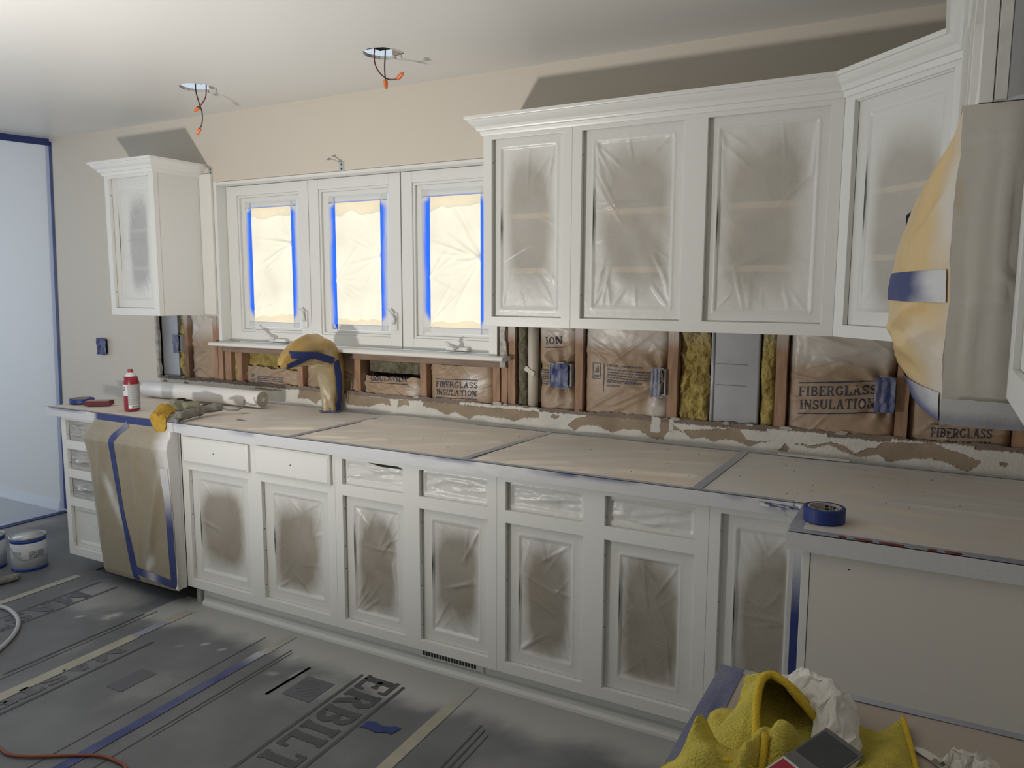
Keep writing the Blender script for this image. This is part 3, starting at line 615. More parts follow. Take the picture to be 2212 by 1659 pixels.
cb = base('corner_base_cabinet', 'white corner base cabinet with one tall film-covered opening', 4.5415, 4.866, [(4.578, 4.832, .144, .842)],
     [dict(c=(.68, .47), r=(.50, .40), bord=.05, creases=12, streak=1.2, rag=.5)], [111])
obj('blue_tape', MB().grid(np.stack(np.meshgrid(np.linspace(4.803, 4.831, 6), np.linspace(.145, .80, 30), indexing='ij'), -1)[..., [0, 0, 1]]*np.array([1, 0, 1])+np.array([0, BF+.003, 0]),
    np.tile(sstep(.52, .80, np.linspace(.145, .80, 30)), (6, 1))*.9), tape, cb)
# tall end panel of the run on the right-hand wall
ep = thing('end_cabinet', 'base cabinet end with a large plain grey-white panel below the corner worktop', 'cabinet', (5.18, -.83, 0))
obj('body', B(4.868, XR-.002, -.974, -.66, .0, BZ1), white, ep)
pgrey = mat('primer_white_panel', (.67, .645, .595), .5, bump=.03, bscale=120)
obj('end_panel', B(4.890, XR-.002, -.981, -.9745, .0, BZ1), pgrey, ep, bevel=.001); obj('edge_strip', B(4.868, 4.8885, -.983, -.9745, .0, BZ1), white, ep, bevel=.001)
for x, z in ((4.895, .862), (4.95, .868), (5.03, .872), (5.17, .866), (4.985, .83), (4.895, .51)): obj('nail_head', MB().lathe([(.0018, 0), (.0018, .001)], (x, -.9822, z), 8, 'y'), black, ep)
# toe kick and shoe moulding, register
m = MB().box(2.03, 4.56, -.605, -.589, .0, .0995); struct('trim_4', m, white)
sm_ = MB(); pr = [(-.606, .0), (-.640, .0), (-.640, .014), (-.632, .026), (-.620, .034), (-.606, .036)]
sm_.prism([(2.06, y, z) for y, z in pr], (2.50, 0, 0)); struct('trim_5', sm_, white)
fb = MB().box(2.0, 2.026, -.62, -.50, .0, .085); struct('trim_6', fb, mat('raw_block', (.45, .44, .42), .8))
vt = thing('floor_register', 'white toe-kick air register with a row of black slots', 'vent', (3.49, -.62, .045))
obj('frame', B(3.335, 3.655, -.6105, -.6055, .038, .098), white, vt, bevel=.001)
for k in range(19):
    x = 3.362+k*.0138; obj('slot', B(x, x+.0092, -.6122, -.6108, .046, .092), black, vt)

# ---------------------------------------------------------------- worktop with its masking
CT = .914
wk = thing('worktop', 'L-shaped white worktop masked with paper, along the window wall', 'worktop', (3.2, -.36, .876))
m = MB(); m.prism([(.966, -.707, .8755), (4.806, -.707, .8755), (4.822, -.712, .8755), (4.826, -.73, .8755), (4.828, -1.005, .8755), (XR-.002, -1.005, .8755), (XR-.002, -.006, .8755), (.966, -.006, .8755)], (0, 0, .038))
obj('slab', m, mat('worktop_white', (.60, .62, .65), .4, var=.12, vscale=10), wk, bevel=.003)
def flat_strip(name, parent, x0, x1, y0, y1, z, os, mt, nx=60, ny=6, slope=0):
    U, V = np.meshgrid(np.linspace(x0, x1, nx), np.linspace(y0, y1, ny), indexing='ij')
    P = np.stack([U, V+slope*0, z+.0008*fbm(U*9, V*30, 4)], -1); return obj(name, MB().grid(P, np.clip(os(U, V), 0, 1)), mt, parent)
seams = [.975, 2.737, 3.64, 4.508, 5.484]
lab = ['wrinkled tan masking paper on the worktop under the white roll', 'tan masking paper on the worktop right of the wrapped tap', 'dusty masking paper on the worktop in front of the torn drywall', 'grey overspray-covered masking paper in the worktop corner']
for k in range(4):
    x0, x1 = seams[k]+.003, seams[k+1]-.003; y0, y1 = -.690, -.022; rs = np.random.RandomState(200+k)
    nX, nY = int((x1-x0)/.011), 60
    U, V = np.meshgrid(np.linspace(x0, x1, nX), np.linspace(y0, y1, nY), indexing='ij')
    e = np.minimum(np.minimum(U-x0, x1-U), np.minimum(V-y0, y1-V)); Dz = np.zeros(U.shape)
    for q in range([26, 16, 14, 8][k]):
        cx, cy, an, L_ = rs.uniform(x0, x1), rs.uniform(y0, y1), rs.uniform(.1, .75) if k < 3 else rs.uniform(-.3, .3), rs.uniform(.12, .38)
        Dz += rs.uniform(.004, .011)*ridge(U, V, cx-L_*math.cos(an), cy-L_*math.sin(an), cx+L_*math.cos(an), cy+L_*math.sin(an), rs.uniform(.010, .024))
    Dz = (Dz+.004*fbm(U*5, V*9, 210+k)+.0012*fbm(U*30, V*30, 212+k))*sstep(0, .05, e)
    if k == 3: Dz *= .5
    if k == 0: Dz *= .35+.65*sstep(2.1, 2.25, U)*sstep(.0, .1, np.hypot(U-2.41, V+.075)-.08)
    Dz = np.minimum(Dz, .012)
    osp = [.36, .32, .52, .92][k]+1.0*(fbm(U*3.5, V*6, 220+k)-.5)+.40*sstep(-.22, -.03, V)-(.25*sstep(-.45, -.62, V) if k < 3 else 0)
    if k == 3: osp = osp-.9*sstep(.60, .75, fbm(U*3+2, V*9, 233))*(V > -.99)
    osp = np.where(e < .004, osp*.9, osp)
    sh_ = thing('masking_paper', lab[k], 'paper', ((x0+x1)/2, -.36, CT)) if k == 3 else None
    mb = MB().grid(np.stack([U, V, CT+.0018+Dz], -1), np.clip(osp, 0.02, .96), flip=False)
    if k == 3:
        U2, V2 = np.meshgrid(np.linspace(4.85, 5.484, 70), np.linspace(-.985, -.690, 34), indexing='ij')
        bare = inpoly(U2+.01*fbm(U2*30, V2*30, 3), V2, [(4.95, -.84), (5.03, -.835), (5.15, -.835), (5.26, -.90), (5.155, -.925), (5.06, -.875), (4.97, -.868)])
        o2 = np.where(bare, .05, .80+.35*(fbm(U2*5, V2*7, 240)-.5)); o2 = np.where(fbm(U2*6+3, V2*16, 251) > .68, .2, o2)
        obj('corner_sheet', mb, paper, sh_, smooth=True)
        obj('front_sheet', MB().grid(np.stack([U2, V2, CT+.0019+.0015*fbm(U2*8, V2*8, 5)], -1), np.clip(o2, .02, .96)), paper, sh_, smooth=True)
    else: tag(obj('masking_paper', mb, paper, None, smooth=True), lab[k], 'paper')
# torn slits in the paper near the roll
for (x, y, L_) in ((2.219, -.513, .05), (2.09, -.36, .09)): obj('tear', MB().poly([(x-L_*.3, y, CT+.0075), (x, y-.006, CT+.0078), (x+L_, y+.012, CT+.0072), (x, y+.010, CT+.0078)]), dark, wk)
sp = lambda b, sd: (lambda U, V: b+.7*(fbm(U*2.2, V*12, sd)-.5))
for k, x in enumerate(seams[1:4]):
    sl = [-.03, -.075, -.02][k]; U, V = np.meshgrid(np.linspace(-.016, .016, 5), np.linspace(-.70, -.03, 40), indexing='ij')
    P = np.stack([x+U-sl*(V+.36), V, CT+.0042+.0015*fbm(V*9, U*0, 7+k)], -1); obj('seam_tape', MB().grid(P, np.clip(.40+.5*sstep(-.5, -.12, V)+.5*(fbm(U*40, V*8, 3+k)-.5), 0, .9)), ctape, wk)
flat_strip('edge_tape', wk, 1.9, 4.80, -.7075, -.682, CT+.0035, lambda U, V: .45-.4*(fbm(U*2.5, V*3, 12)-.3)-.5*sstep(-.700, -.7075, V)+.25*sstep(3.2, 2.6, U), ctape, 200, 5)
flat_strip('edge_tape', wk, .968, 1.30, -.7075, -.682, CT+.0035, lambda U, V: .55+0*U, ctape, 30, 5)
flat_strip('edge_tape', wk, 4.832, 5.486, -1.004, -.968, CT+.0035, sp(.35, 15), ctape, 60, 5); flat_strip('edge_tape', wk, 4.829, 4.862, -.967, -.73, CT+.0035, sp(.25, 16), ctape, 12, 20)
flat_strip('edge_tape', wk, 2.44, 5.48, -.036, -.020, CT+.0038, lambda U, V: .72+.5*(fbm(U*7, V*3, 17)-.5), ctape, 200, 3)
# sprayed skirt of film on the front edge, blue showing through in places
def skirt(x0, x1, y, z0, z1, seed, parent=wk):
    U, V = np.meshgrid(np.linspace(x0, x1, int((x1-x0)/.008)), np.linspace(z0, z1, 8), indexing='ij')
    o = 1.0-.75*sstep(z1-.020, z1, V)*sstep(.42, .60, fbm(U*2.6, V*2, seed))-.5*sstep(.60, .72, fbm(U*4+9, V*6, seed+3))*sstep(z1-.03, z1, V)
    obj('edge_film', MB().grid(np.stack([U, y-.0015-.0012*fbm(U*25, V*60, seed), V], -1), np.clip(o, .05, .97)), tape, parent, smooth=True)
skirt(2.0, 4.80, -.7075, .872, .9165, 31); skirt(.968, 1.385, -.7075, .872, .9165, 35); skirt(4.829, 5.486, -1.0055, .868, .9165, 37)
# loose curl of film at the inside corner
U, V = np.meshgrid(np.linspace(0, 1, 18), np.linspace(0, 1, 10), indexing='ij')
P = np.stack([4.70+.122*U, -.7095-.016*np.sin(U*3)*V-.006*V, .910-.004*U-(.028*U+.004)*V+.006*np.sin(9*U+4*V)*V], -1)
obj('film_curl', MB().grid(P, np.clip(.35+.9*V-.6*(fbm(U*5, V*4, 6) > .55), 0, .95)), tape, wk, smooth=True)

# ================================================================ INSIDE THE OPENED WALL
def batt(label, x0, x1, seed, z0=1.0, z1=1.40, bulge=.018, pinch=(), spray=(1.28, 1.37), yb=.036, extra=None, torn=False):
    t = thing('insulation_batt', label, 'insulation', ((x0+x1)/2, .06, z0), 'insulation batts in the opened wall')
    rs = np.random.RandomState(seed); w_ = x1-x0
    ridges = [(rs.uniform(x0, x1), rs.uniform(z0, z1), rs.uniform(-.9, .9), rs.uniform(.04, .13), rs.uniform(.003, .008), rs.uniform(.004, .011)) for _ in range(int(10+w_*30))]
    def Yf(x, z):
        u = (x-x0)/w_; q = np.clip(np.minimum(u, 1-u)*w_/.035, 0, 1)
        y = yb+.03*(1-np.sqrt(1-(1-q)**2*.98))-bulge*np.sin(np.pi*np.clip(u, 0, 1))**.6-.010*(fbm(x*11+seed, z*11, seed)-.5)-.004*(fbm(x*34, z*34, seed+3)-.5)
        for cx, cz, an, L_, am, wd in ridges:
            y = y-am*ridge(x, z, cx-L_*math.cos(an), cz-L_*math.sin(an), cx+L_*math.cos(an), cz+L_*math.sin(an), wd)
        for px, pz, am in pinch:
            dx, dz = x-px, z-pz; rr = np.hypot(dx, dz)+1e-6; th = np.arctan2(dz, dx)
            y = y+am*np.exp(-(rr/.11)**2)*1.1-am*.55*np.cos(th*9+seed)*np.exp(-((rr-.06)/.06)**2)
        return y
    nx_, nz_ = max(24, int(w_/.006)), 66
    U, V = np.meshgrid(np.linspace(x0, x1, nx_), np.linspace(z0, z1, nz_), indexing='ij')
    if torn:
        tz = z1-.075+.03*(fbm(U*22, U*0, seed, 3)-.5)+.05*(U-x0)/w_*0; V = z0+(V-z0)/(z1-z0)*(tz-z0)
    Y = Yf(U, V); o = .85*sstep(spray[0], spray[1], V+.05*(fbm(U*8, V*8, seed+7)-.5)); o = o+.22*np.clip(fbm(U*9, V*9, seed+8)-.45, 0, 1)*1.5
    if extra is not None: o = np.maximum(o, extra(U, V))
    obj('paper_facing', MB().grid(np.stack([U, Y, V], -1), np.clip(o, 0, .95)), kraft, t, smooth=True)
    def on(x, z): x = np.asarray(x, float); z = np.asarray(z, float); return (x, Yf(x, z)-.0016, z)
    return t, on
def fluff(label, x0, x1, seed, z0=1.0, z1=1.40, mt=fiber, y=.030, amp=.03, spray=(1.30, 1.40), name='fiberglass_wad', parent=None):
    nx_, nz_ = max(14, int((x1-x0)/.004)), int((z1-z0)/.004)
    U, V = np.meshgrid(np.linspace(x0, x1, nx_), np.linspace(z0, z1, nz_), indexing='ij')
    n1 = fbm(U*22+3*fbm(U*9, V*9, seed), V*13, seed, 5); Y = y+amp*(.5-n1)*1.6+.010*(fbm(U*90, V*50, seed+2)-.5)+.02*(np.abs(U-(x0+x1)/2)/(x1-x0)*2)**4
    o = .5*sstep(spray[0], spray[1], V); mb = MB().grid(np.stack([U, Y, V], -1), o)
    o_ = obj(name, mb, mt, parent)
    if parent is None: tag(o_, label, 'insulation', 'loose insulation in the opened wall')
    return o_
def two_lines(on, t, x, z, wd, hgt, slope, lines=('FIBERGLASS', 'INSULATION'), top=True, bot=True, mt=ink):
    f = lambda dx, dz: (lambda a, b: on(x+dx+a-slope*0, z+dz+b+slope*(a+dx)))
    if lines[0]: obj('lettering', text_mb(lines[0], f(0, hgt*1.35), wd, hgt), mt, t)
    if lines[1]: obj('lettering', text_mb(lines[1], f(.02*wd, 0), wd*.97, hgt), mt, t)
    for k, dz in ((top, hgt*2.65), (bot, -hgt*.48)):
        if k:
            n = 30; obj('printed_rule', mapped_quads(MB(), [[(wd*i/n, 0), (wd*(i+1)/n, 0), (wd*(i+1)/n, hgt*.13), (wd*i/n, hgt*.13)] for i in range(n)], f(0, dz)), mt, t)
def fineprint(on, t, x, z, wd, rows, dz, seed, mt=inkpale, slope=0, hfrac=.55):
    rs = np.random.RandomState(seed); mb = MB(); qs = []
    for r_ in range(rows):
        a = 0; end = wd*(1 if r_ < rows-1 else .6)
        while a < end:
            L_ = min(rs.uniform(.006, .016), end-a)
            zz = z-r_*dz+slope*a
            if L_ > .003: qs.append([(x+a, zz), (x+a+L_, zz), (x+a+L_, zz+dz*hfrac), (x+a, zz+dz*hfrac)])
            a += L_+.004
    mapped_quads(mb, qs, on); o = obj('fine_print', mb, mt, t); o['kind'] = 'stuff'; return o

# bay by bay, left to right
dl = thing('vent_duct', 'grey metal duct at the left end of the opened wall', 'duct', (1.05, .06, 1.0))
obj('sheet', B(.962, 1.115, .035, .10, .95, 1.4), galv, dl, bevel=.004); obj('seam', B(1.108, 1.118, .028, .036, .95, 1.4), galv, dl)
fluff('yellow fibreglass wad squeezed beside the left duct', 1.120, 1.187, 301, amp=.035)
batt('kraft-faced insulation batt under the small wall cabinet', 1.229, 1.437, 311, bulge=.02, spray=(1.22, 1.36))
fluff('thin yellow fibreglass sliver between the studs at the window corner', 1.588, 1.630, 303, z1=1.186)
t, on = batt('low kraft insulation batt with torn top left of the wrapped tap', 1.675, 2.098, 313, z1=1.186, bulge=.022, spray=(1.6, 1.7), torn=True)
fineprint(on, t, 1.79, 1.055, .20, 4, .011, 5); obj('warning_mark', MB().add([on(1.735, 1.03), on(1.765, 1.03), on(1.765, 1.07), on(1.735, 1.07)], [(0, 1, 2, 3)]), inkpale, t)
fluff('strip of yellow fibreglass above the torn batt under the sill', 1.675, 2.098, 305, z0=1.10, z1=1.186, y=.05, amp=.02)
batt('kraft insulation batt half hidden behind the wrapped tap', 2.14, 2.498, 314, z1=1.186, bulge=.015, spray=(1.6, 1.7))
t, on = batt('kraft insulation batt below the middle window with faded wording', 2.543, 2.916, 315, z1=1.186, bulge=.025, spray=(1.6, 1.7), torn=True, extra=lambda U, V: .7*sstep(.045, .0, U-2.543)*(V < 1.13)+.75*sstep(.03, .0, np.hypot((U-2.88)*.8, V-1.04)-.02))
two_lines(on, t, 2.60, 1.083, .24, .026, .02, (None, 'INSULATION'), top=False)
fluff('crumpled brown fibreglass under the middle window', 2.56, 2.90, 307, z0=1.125, z1=1.187, y=.045, amp=.03, mt=rock)
t, on = batt('kraft insulation batt below the right window with bold wording', 2.960, 3.333, 316, z1=1.186, bulge=.028, spray=(1.6, 1.7), extra=lambda U, V: .7*sstep(.10, .03, np.hypot((U-3.23), (V-1.10)*1.3)))
two_lines(on, t, 3.005, 1.036, .245, .029, .03)
fluff('dark strip of wool insulation beside the white drain pipe', 3.455, 3.505, 308, mt=rock, amp=.02, y=.025)
pp = thing('drain_pipe', 'pale plastic drain pipe standing in the opened wall', 'pipe', (3.535, .035, .95))
obj('pipe', MB().tube([(3.535, .037, .95), (3.535, .037, 1.41)], .0245, 20), pvc, pp, smooth=True); obj('loose_flap', MB().prism([(3.502, .006, 1.185), (3.55, .004, 1.16), (3.558, .006, 1.175), (3.512, .008, 1.205)], (0, .004, 0)), pvc, pp)
t, on = batt('kraft insulation batt gathered around the wide blue-taped box', 3.566, 3.753, 317, bulge=.012, pinch=((3.68, 1.17, .022),), yb=.03)
two_lines(on, t, 3.60, 1.305, .09, .034, .06, (None, 'ION'), top=False); fineprint(on, t, 3.572, 1.185, .07, 7, .0105, 8)
t, on = batt('wide kraft insulation batt printed with a caution notice', 3.796, 4.174, 318, bulge=.02, pinch=((4.15, 1.18, .016),), yb=.028, spray=(1.27, 1.34), extra=lambda U, V: .9*sstep(.075, .0, np.hypot(U-4.15, (V-1.05)*.9)-.02))
fl_ = lambda x, z: (lambda a, b: on(x+a, z+b-.04*a))
obj('lettering', text_mb('CAUTION:', fl_(3.908, 1.222), .055, .011, serif=False), inkpale, t); obj('lettering', text_mb('IMPORTANT:', fl_(3.908, 1.152), .072, .013, serif=False), inkpale, t)
fineprint(on, t, 3.972, 1.222, .15, 1, .012, 12, slope=-.04); fineprint(on, t, 3.908, 1.206, .215, 5, .0115, 13, slope=-.04); fineprint(on, t, 3.99, 1.150, .125, 1, .012, 14); fineprint(on, t, 3.908, 1.136, .10, 1, .012, 15)
obj('printed_rule', MB().add([on(3.890, 1.11), on(3.8935, 1.11), on(3.8935, 1.235), on(3.890, 1.235)], [(0, 1, 2, 3)]), inkpale, t)
m = MB()
for a, b, c, d in ((3.838, 1.165, 3.875, 1.168), (3.838, 1.232, 3.878, 1.235), (3.838, 1.165, 3.841, 1.235), (3.873, 1.165, 3.876, 1.235), (3.848, 1.192, 3.866, 1.199), (3.855, 1.199, 3.866, 1.210), (3.860, 1.208, 3.865, 1.222), (3.846, 1.174, 3.868, 1.182)): m.add([on(a, b), on(c, b), on(c, d), on(a, d)], [(0, 1, 2, 3)])
o = obj('warning_mark', m, inkpale, t); o['kind'] = 'stuff'
fluff('large ragged yellow fibreglass wad left of the wide metal duct', 4.222, 4.345, 309, amp=.045, y=.03)
dr_ = thing('vent_duct', 'wide grey sheet-metal duct in the opened wall', 'duct', (4.45, .06, .95))
obj('sheet', B(4.352, 4.545, .022, .10, .95, 1.41), galv, dr_, bevel=.006); obj('seam', MB().tube([(4.363, .020, .95), (4.363, .020, 1.41)], .005, 8), mat('bright_seam', (.6, .62, .66), .25, metal=.6), dr_, smooth=True)
for z in (1.17, 1.255): obj('joint_line', B(4.375, 4.50, .0208, .0222, z, z+.003), mat('duct_grime', (.2, .2, .22), .7), dr_)
fluff('narrow yellow fibreglass strip right of the wide metal duct', 4.549, 4.606, 310, amp=.035, y=.024)
t, on = batt('widest kraft insulation batt with bold blue wording under the corner cabinet', 4.653, 5.031, 319, bulge=.022, pinch=((5.0, 1.17, .02),), yb=.03, spray=(1.24, 1.33))
two_lines(on, t, 4.695, 1.095, .275, .038, .085)
t, on = batt('kraft insulation batt low behind the wrapped microwave', 5.078, 5.398, 320, bulge=.02)
two_lines(on, t, 5.15, .985, .19, .034, .055, bot=False)

# taped electrical boxes
def ebox(label, x0, x1, z0, z1, yf, seed, mode='sheet', depth=.06, ears=True):
    t = thing('outlet_box', label, 'outlet box', ((x0+x1)/2, yf+depth, z0)); tk = .003
    m = MB(); ring(m, x0+tk, x1-tk, z0+tk, z1-tk, x0, x1, z0, z1, yf, yf+depth); obj('box', m, mat('pale_box_rim', (.42, .45, .48), .5), t)
    obj('back', B(x0+tk, x1-tk, yf+depth-.004, yf+depth-.001, z0+tk, z1-tk), black, t)
    rs = np.random.RandomState(seed); U, V = np.meshgrid(np.linspace(0, 1, 22), np.linspace(0, 1, 26), indexing='ij')
    a0, a1 = {'sheet': (.12, .92), 'half': (.04, .70), 'full': (.02, .99)}[mode]
    x = x0+(x1-x0)*(a0+(a1-a0)*U+.03*(fbm(V*4, U*0, seed)-.5)); z = z0+(z1-z0)*(-.08+1.12*V)
    y = yf-.004-.010*fbm(U*5, V*5, seed)-.006*np.abs(np.sin(U*7+2*fbm(V*3, U, seed)))
    obj('blue_tape', MB().grid(np.stack([x, y, z], -1), np.clip(.55*fbm(U*3, V*3, seed+4)-.12+.25*(mode == 'half'), 0, .6)), tape, t, smooth=True)
    if ears:
        for zz in (z0-.006, z1+.002):
            obj('ear', B((x0+x1)/2-.02, (x0+x1)/2+.02, yf-.001, yf+.003, zz-.004, zz+.005), mat('chalky_ear', (.6, .58, .52), .8), t)
    return t
ebox('blue-taped outlet box on the bare wall left of the small cabinet', .383, .482, 1.130, 1.225, -.004, 401, 'full', .0036)
ebox('dark blue-taped outlet box beside the left duct', 1.118, 1.172, 1.17, 1.27, .002, 402, 'full', .05, False)
ebox('wide blue-taped outlet box in the gathered batt', 3.635, 3.742, 1.125, 1.222, -.004, 403, 'sheet')
ebox('narrow outlet box half covered with pale blue tape', 4.112, 4.172, 1.115, 1.222, -.004, 404, 'half')
ebox('outlet box fully covered in dark blue tape under the corner cabinet', 4.963, 5.031, 1.120, 1.235, -.006, 405, 'full')

# metal straps above the window
def strap(label, x, z0, z1, seed):
    t = thing('metal_strap', label, 'bracket', (x, -.003, z0))
    obj('strap', B(x-.014, x+.014, -.004, -.0005, z0, z1), steel, t); 
    for k in (.25, .7): obj('screw', MB().lathe([(.005, 0), (.003, -.003), (0, -.0035)], (x, -.004, z0+(z1-z0)*k), 10, 'y'), black, t)
    pts = []
    U, V = np.meshgrid(np.linspace(0, 1, 12), np.linspace(-1, 1, 5), indexing='ij')
    P = np.stack([x-.060*U+.004*V*(1+np.sin(U*9)), -.006-.045*U+.004*np.sin(U*14), z1+.012*np.sin(U*1.9)+.006*V*np.cos(U*8)], -1); obj('twisted_tail', MB().grid(P), steel, t, solid=.0015)
strap('galvanised strap sticking up above the middle of the window', 2.458, 2.142, 2.188, 1)
strap('painted strap on the wall beside the small wall cabinet', 1.50, 2.192, 2.225, 2)

# ================================================================ CEILING WIRES
def wires(label, hx, hy, paths):
    t = thing('ceiling_wires', label, 'wires', (hx, hy, H))
    for pts, mt, nutdir in paths:
        P = [Vector((hx+a, hy+b, H+c)) for a, b, c in pts]; Q = []
        for i in range(len(P)-1):
            for k in range(5):
                u = k/5; p0, p1, p2, p3 = P[max(i-1, 0)], P[i], P[i+1], P[min(i+2, len(P)-1)]
                Q.append(.5*((2*p1)+(p2-p0)*u+(2*p0-5*p1+4*p2-p3)*u*u+(3*p1-p0-3*p2+p3)*u**3))
        Q.append(P[-1]); wo = obj('wire', MB().tube(Q, .0028, 7), mt, t, smooth=True)
        d = (Q[-1]-Q[-3]).normalized(); e = Q[-1]
        obj('wire_nut', MB().tube([e-d*.006, e+d*.004, e+d*.022, e+d*.030], [.0085, .0095, .0075, .005], 10), orange, t)
wires('two wires with orange nuts hanging from the ceiling hole nearer the left wall', 1.937, -.425, [
    ([(-.03, .02, .10), (-.02, .0, 0), (.0, -.0, -.07), (.03, -.01, -.12), (.015, .0, -.165), (-.005, .0, -.195)], wireb, 0), ([(.05, .01, .08), (.055, .0, .0), (.06, -.01, -.05), (.04, -.02, -.085), (.015, -.02, -.10)], wirer, 0)])
wires('two wires with orange nuts hanging from the ceiling hole above the window', 3.078, -.44, [
    ([(-.03, .0, .10), (-.045, -.01, 0), (-.03, -.01, -.06), (.01, -.0, -.10), (.05, .01, -.105), (.065, .01, -.10)], wirer, 0), ([(.01, .0, .1), (.005, .0, .0), (.005, -.005, -.06), (.012, -.01, -.115)], wireb, 0)])

# ================================================================ DUST BARRIER AND ITS TAPE
bt = thing('dust_barrier', 'translucent plastic sheet taped up as a dust barrier at the left', 'plastic sheet', (-.08, -.6, 0))
def bar(y, z):
    k = z/H; xt = -.012+.36*y*np.exp(y*1.2)+.15*0; xb = -.117+.03*y*0
    return xb+(xt-xb)*k
ny_, nz_ = 90, 80
Yv, Zv = np.meshgrid(np.linspace(-.002, -2.2, ny_), np.linspace(.004, H-.004, nz_), indexing='ij')
Xv = bar(Yv, Zv)+.012*(fbm(Yv*5, Zv*1.6, 5)-.5)*sstep(0, .1, -Yv)+.03*sstep(.45, 0, Zv)*(fbm(Yv*9+Zv*4, Zv*3, 9)-.5)*sstep(0, .1, -Yv)
obj('plastic', MB().grid(np.stack([Xv, Yv, Zv], -1)), sheetm, bt, smooth=True)
zz = np.linspace(.02, H-.02, 40); P = np.stack([np.stack([bar(np.zeros(40), zz)+d, np.full(40, -.0035), zz], -1) for d in (-.040, .028)]); obj('blue_tape', MB().grid(P), tape, bt)
yy = np.linspace(-.002, -2.2, 40); P = np.stack([np.stack([bar(yy, np.full(40, H))+.005, yy, np.full(40, H-d)], -1) for d in (.045, .001)]); obj('blue_tape', MB().grid(P), tape, bt)
P = np.stack([np.stack([bar(yy, np.zeros(40))+d+.02*(fbm(yy*4, yy*0, 3)-.5), yy, np.full(40, .0065)], -1) for d in (-.01, .05)]); obj('blue_tape', MB().grid(P), tape, bt)

# ================================================================ FLOOR PROTECTION
fs_ = [XL+.01, 1.15, 2.07, 2.705, 3.637, 4.55]
fl_lab = ['grey floor protection board under the paint cans', 'grey floor board strip with faint upside-down print by the dishwasher', 'grey floor board strip between the cream seam and the blue seam', 'grey floor board strip with a square logo and large lettering', 'grey floor board strip by the corner cabinets']
SK = -.04
FB = []
for k in range(5):
    x0, x1 = fs_[k], fs_[k+1] if k < 4 else 5.47
    n1, n2 = min(70, max(20, int((x1-x0)/.02))), 170
    U, V = np.meshgrid(np.linspace(x0, x1, n1), np.linspace(-.03 if k == 0 else -.60, -4.5, n2)**1.0, indexing='ij')
    Xs = U+(SK*(V+.7) if 0 < k else np.where(U > 0, SK*(V+.7)*U/1.15, 0))
    if k == 4: Xs = np.where(U > 5.4, U, Xs)
    bandw = .17+.16*(fbm(Xs*4, V*0, 501)-.4); o = .85*sstep(bandw+.10, bandw-.06, -.64-V+.07*(fbm(Xs*18, V*18, 503)-.5))*(Xs > 1.9)
    o = np.maximum(o, .55*sstep(.12, .0, np.hypot((Xs-1.55)*.8, V+.80)-.10+.12*(fbm(Xs*9, V*9, 505)-.5)))
    for bx, by, br in ((2.854, -.81, .045), (2.97, -.93, .035), (1.79, -.93, .05), (1.95, -.86, .035), (2.42, -.92, .02), (2.33, -1.0, .018), (2.52, -.93, .015), (1.66, -1.02, .012), (2.87, -.98, .025)):
        o = np.maximum(o, .9*sstep(br*1.1, br*.3, np.hypot((Xs-bx)*1.5, V-by)+br*1.4*(fbm(Xs*50, V*50, 507)-.5)))
    o = np.maximum(o, .30*sstep(.5, .75, fbm(Xs*3.2, V*3.2, 509))+.05)
    f_ = MB().grid(np.stack([Xs, V, .0006+.0016*fbm(Xs*4, V*4, 511)], -1), np.clip(o, .03, .93), flip=True)
    q = thing('floor_board', fl_lab[k], 'floor board', ((x0+x1)/2, -1.5, 0)); obj('board', f_, floorboard, q, smooth=True); FB.append(q)
def fstrip(label, x, y0, y1, wd, mt, osf, z=.0035, nm='floor_tape'):
    U, V = np.meshgrid(np.linspace(-wd/2, wd/2, 4), np.linspace(y0, y1, 50), indexing='ij')
    P = np.stack([x+U+SK*(V+.7)+.004*(fbm(V*5, U*0, int(x*100))-.5), V, z+0*U], -1); return tag(obj(nm, MB().grid(P, np.clip(osf(U, V), 0, .95), flip=True), mt), label, 'tape')
dust = lambda U, V: .9*sstep(-.92, -.72, V)
fstrip('cream seam tape on the floor in front of the corner base cabinets', 3.637, -.66, -4.0, .048, seamtape, dust)
fstrip('cream seam tape left of the square printed logo strip', 2.70, -1.08, -1.9, .03, seamtape, lambda U, V: .2+0*U, .0032)
fstrip('long blue tape along the floor seam in front of the sink cabinet', 2.695, -.86, -1.85, .046, tape, lambda U, V: .0+.6*sstep(-1.0, -.86, V)+.18*fbm(V*9, U*20, 4), .0042)
fstrip('short pale tape at the head of the blue floor seam', 2.70, -.68, -.86, .045, seamtape, lambda U, V: .55+0*U, .0034)
fstrip('wide cream seam tape on the floor crossing the dark printed word', 2.07, -1.02, -4.0, .058, seamtape, lambda U, V: .1+0*U)
fstrip('short cream tape on the floor below the dishwasher corner', 2.07, -.72, -.86, .055, seamtape, lambda U, V: .3+0*U, .0036)
fstrip('faint blue tape joining two cream tapes on the floor', 2.07, -.86, -1.03, .045, tape, lambda U, V: .45+0*U, .0038)
fstrip('cream seam tape on the floor near the paint cans', 1.155, -.70, -4.0, .05, seamtape, lambda U, V: .15+.4*fbm(V*6, U, 3), .0035)
U, V = np.meshgrid(np.linspace(0, 1, 14), np.linspace(0, 1, 6), indexing='ij')
tag(obj('tape_scrap', MB().grid(np.stack([3.435+.125*U+.01*V*U, -1.105+.045*V+.02*U+.006*np.sin(U*9), .003+.003*fbm(U*5, V*5, 2)], -1), 0*U), tape), 'torn scrap of blue tape lying beside the big floor lettering', 'tape')
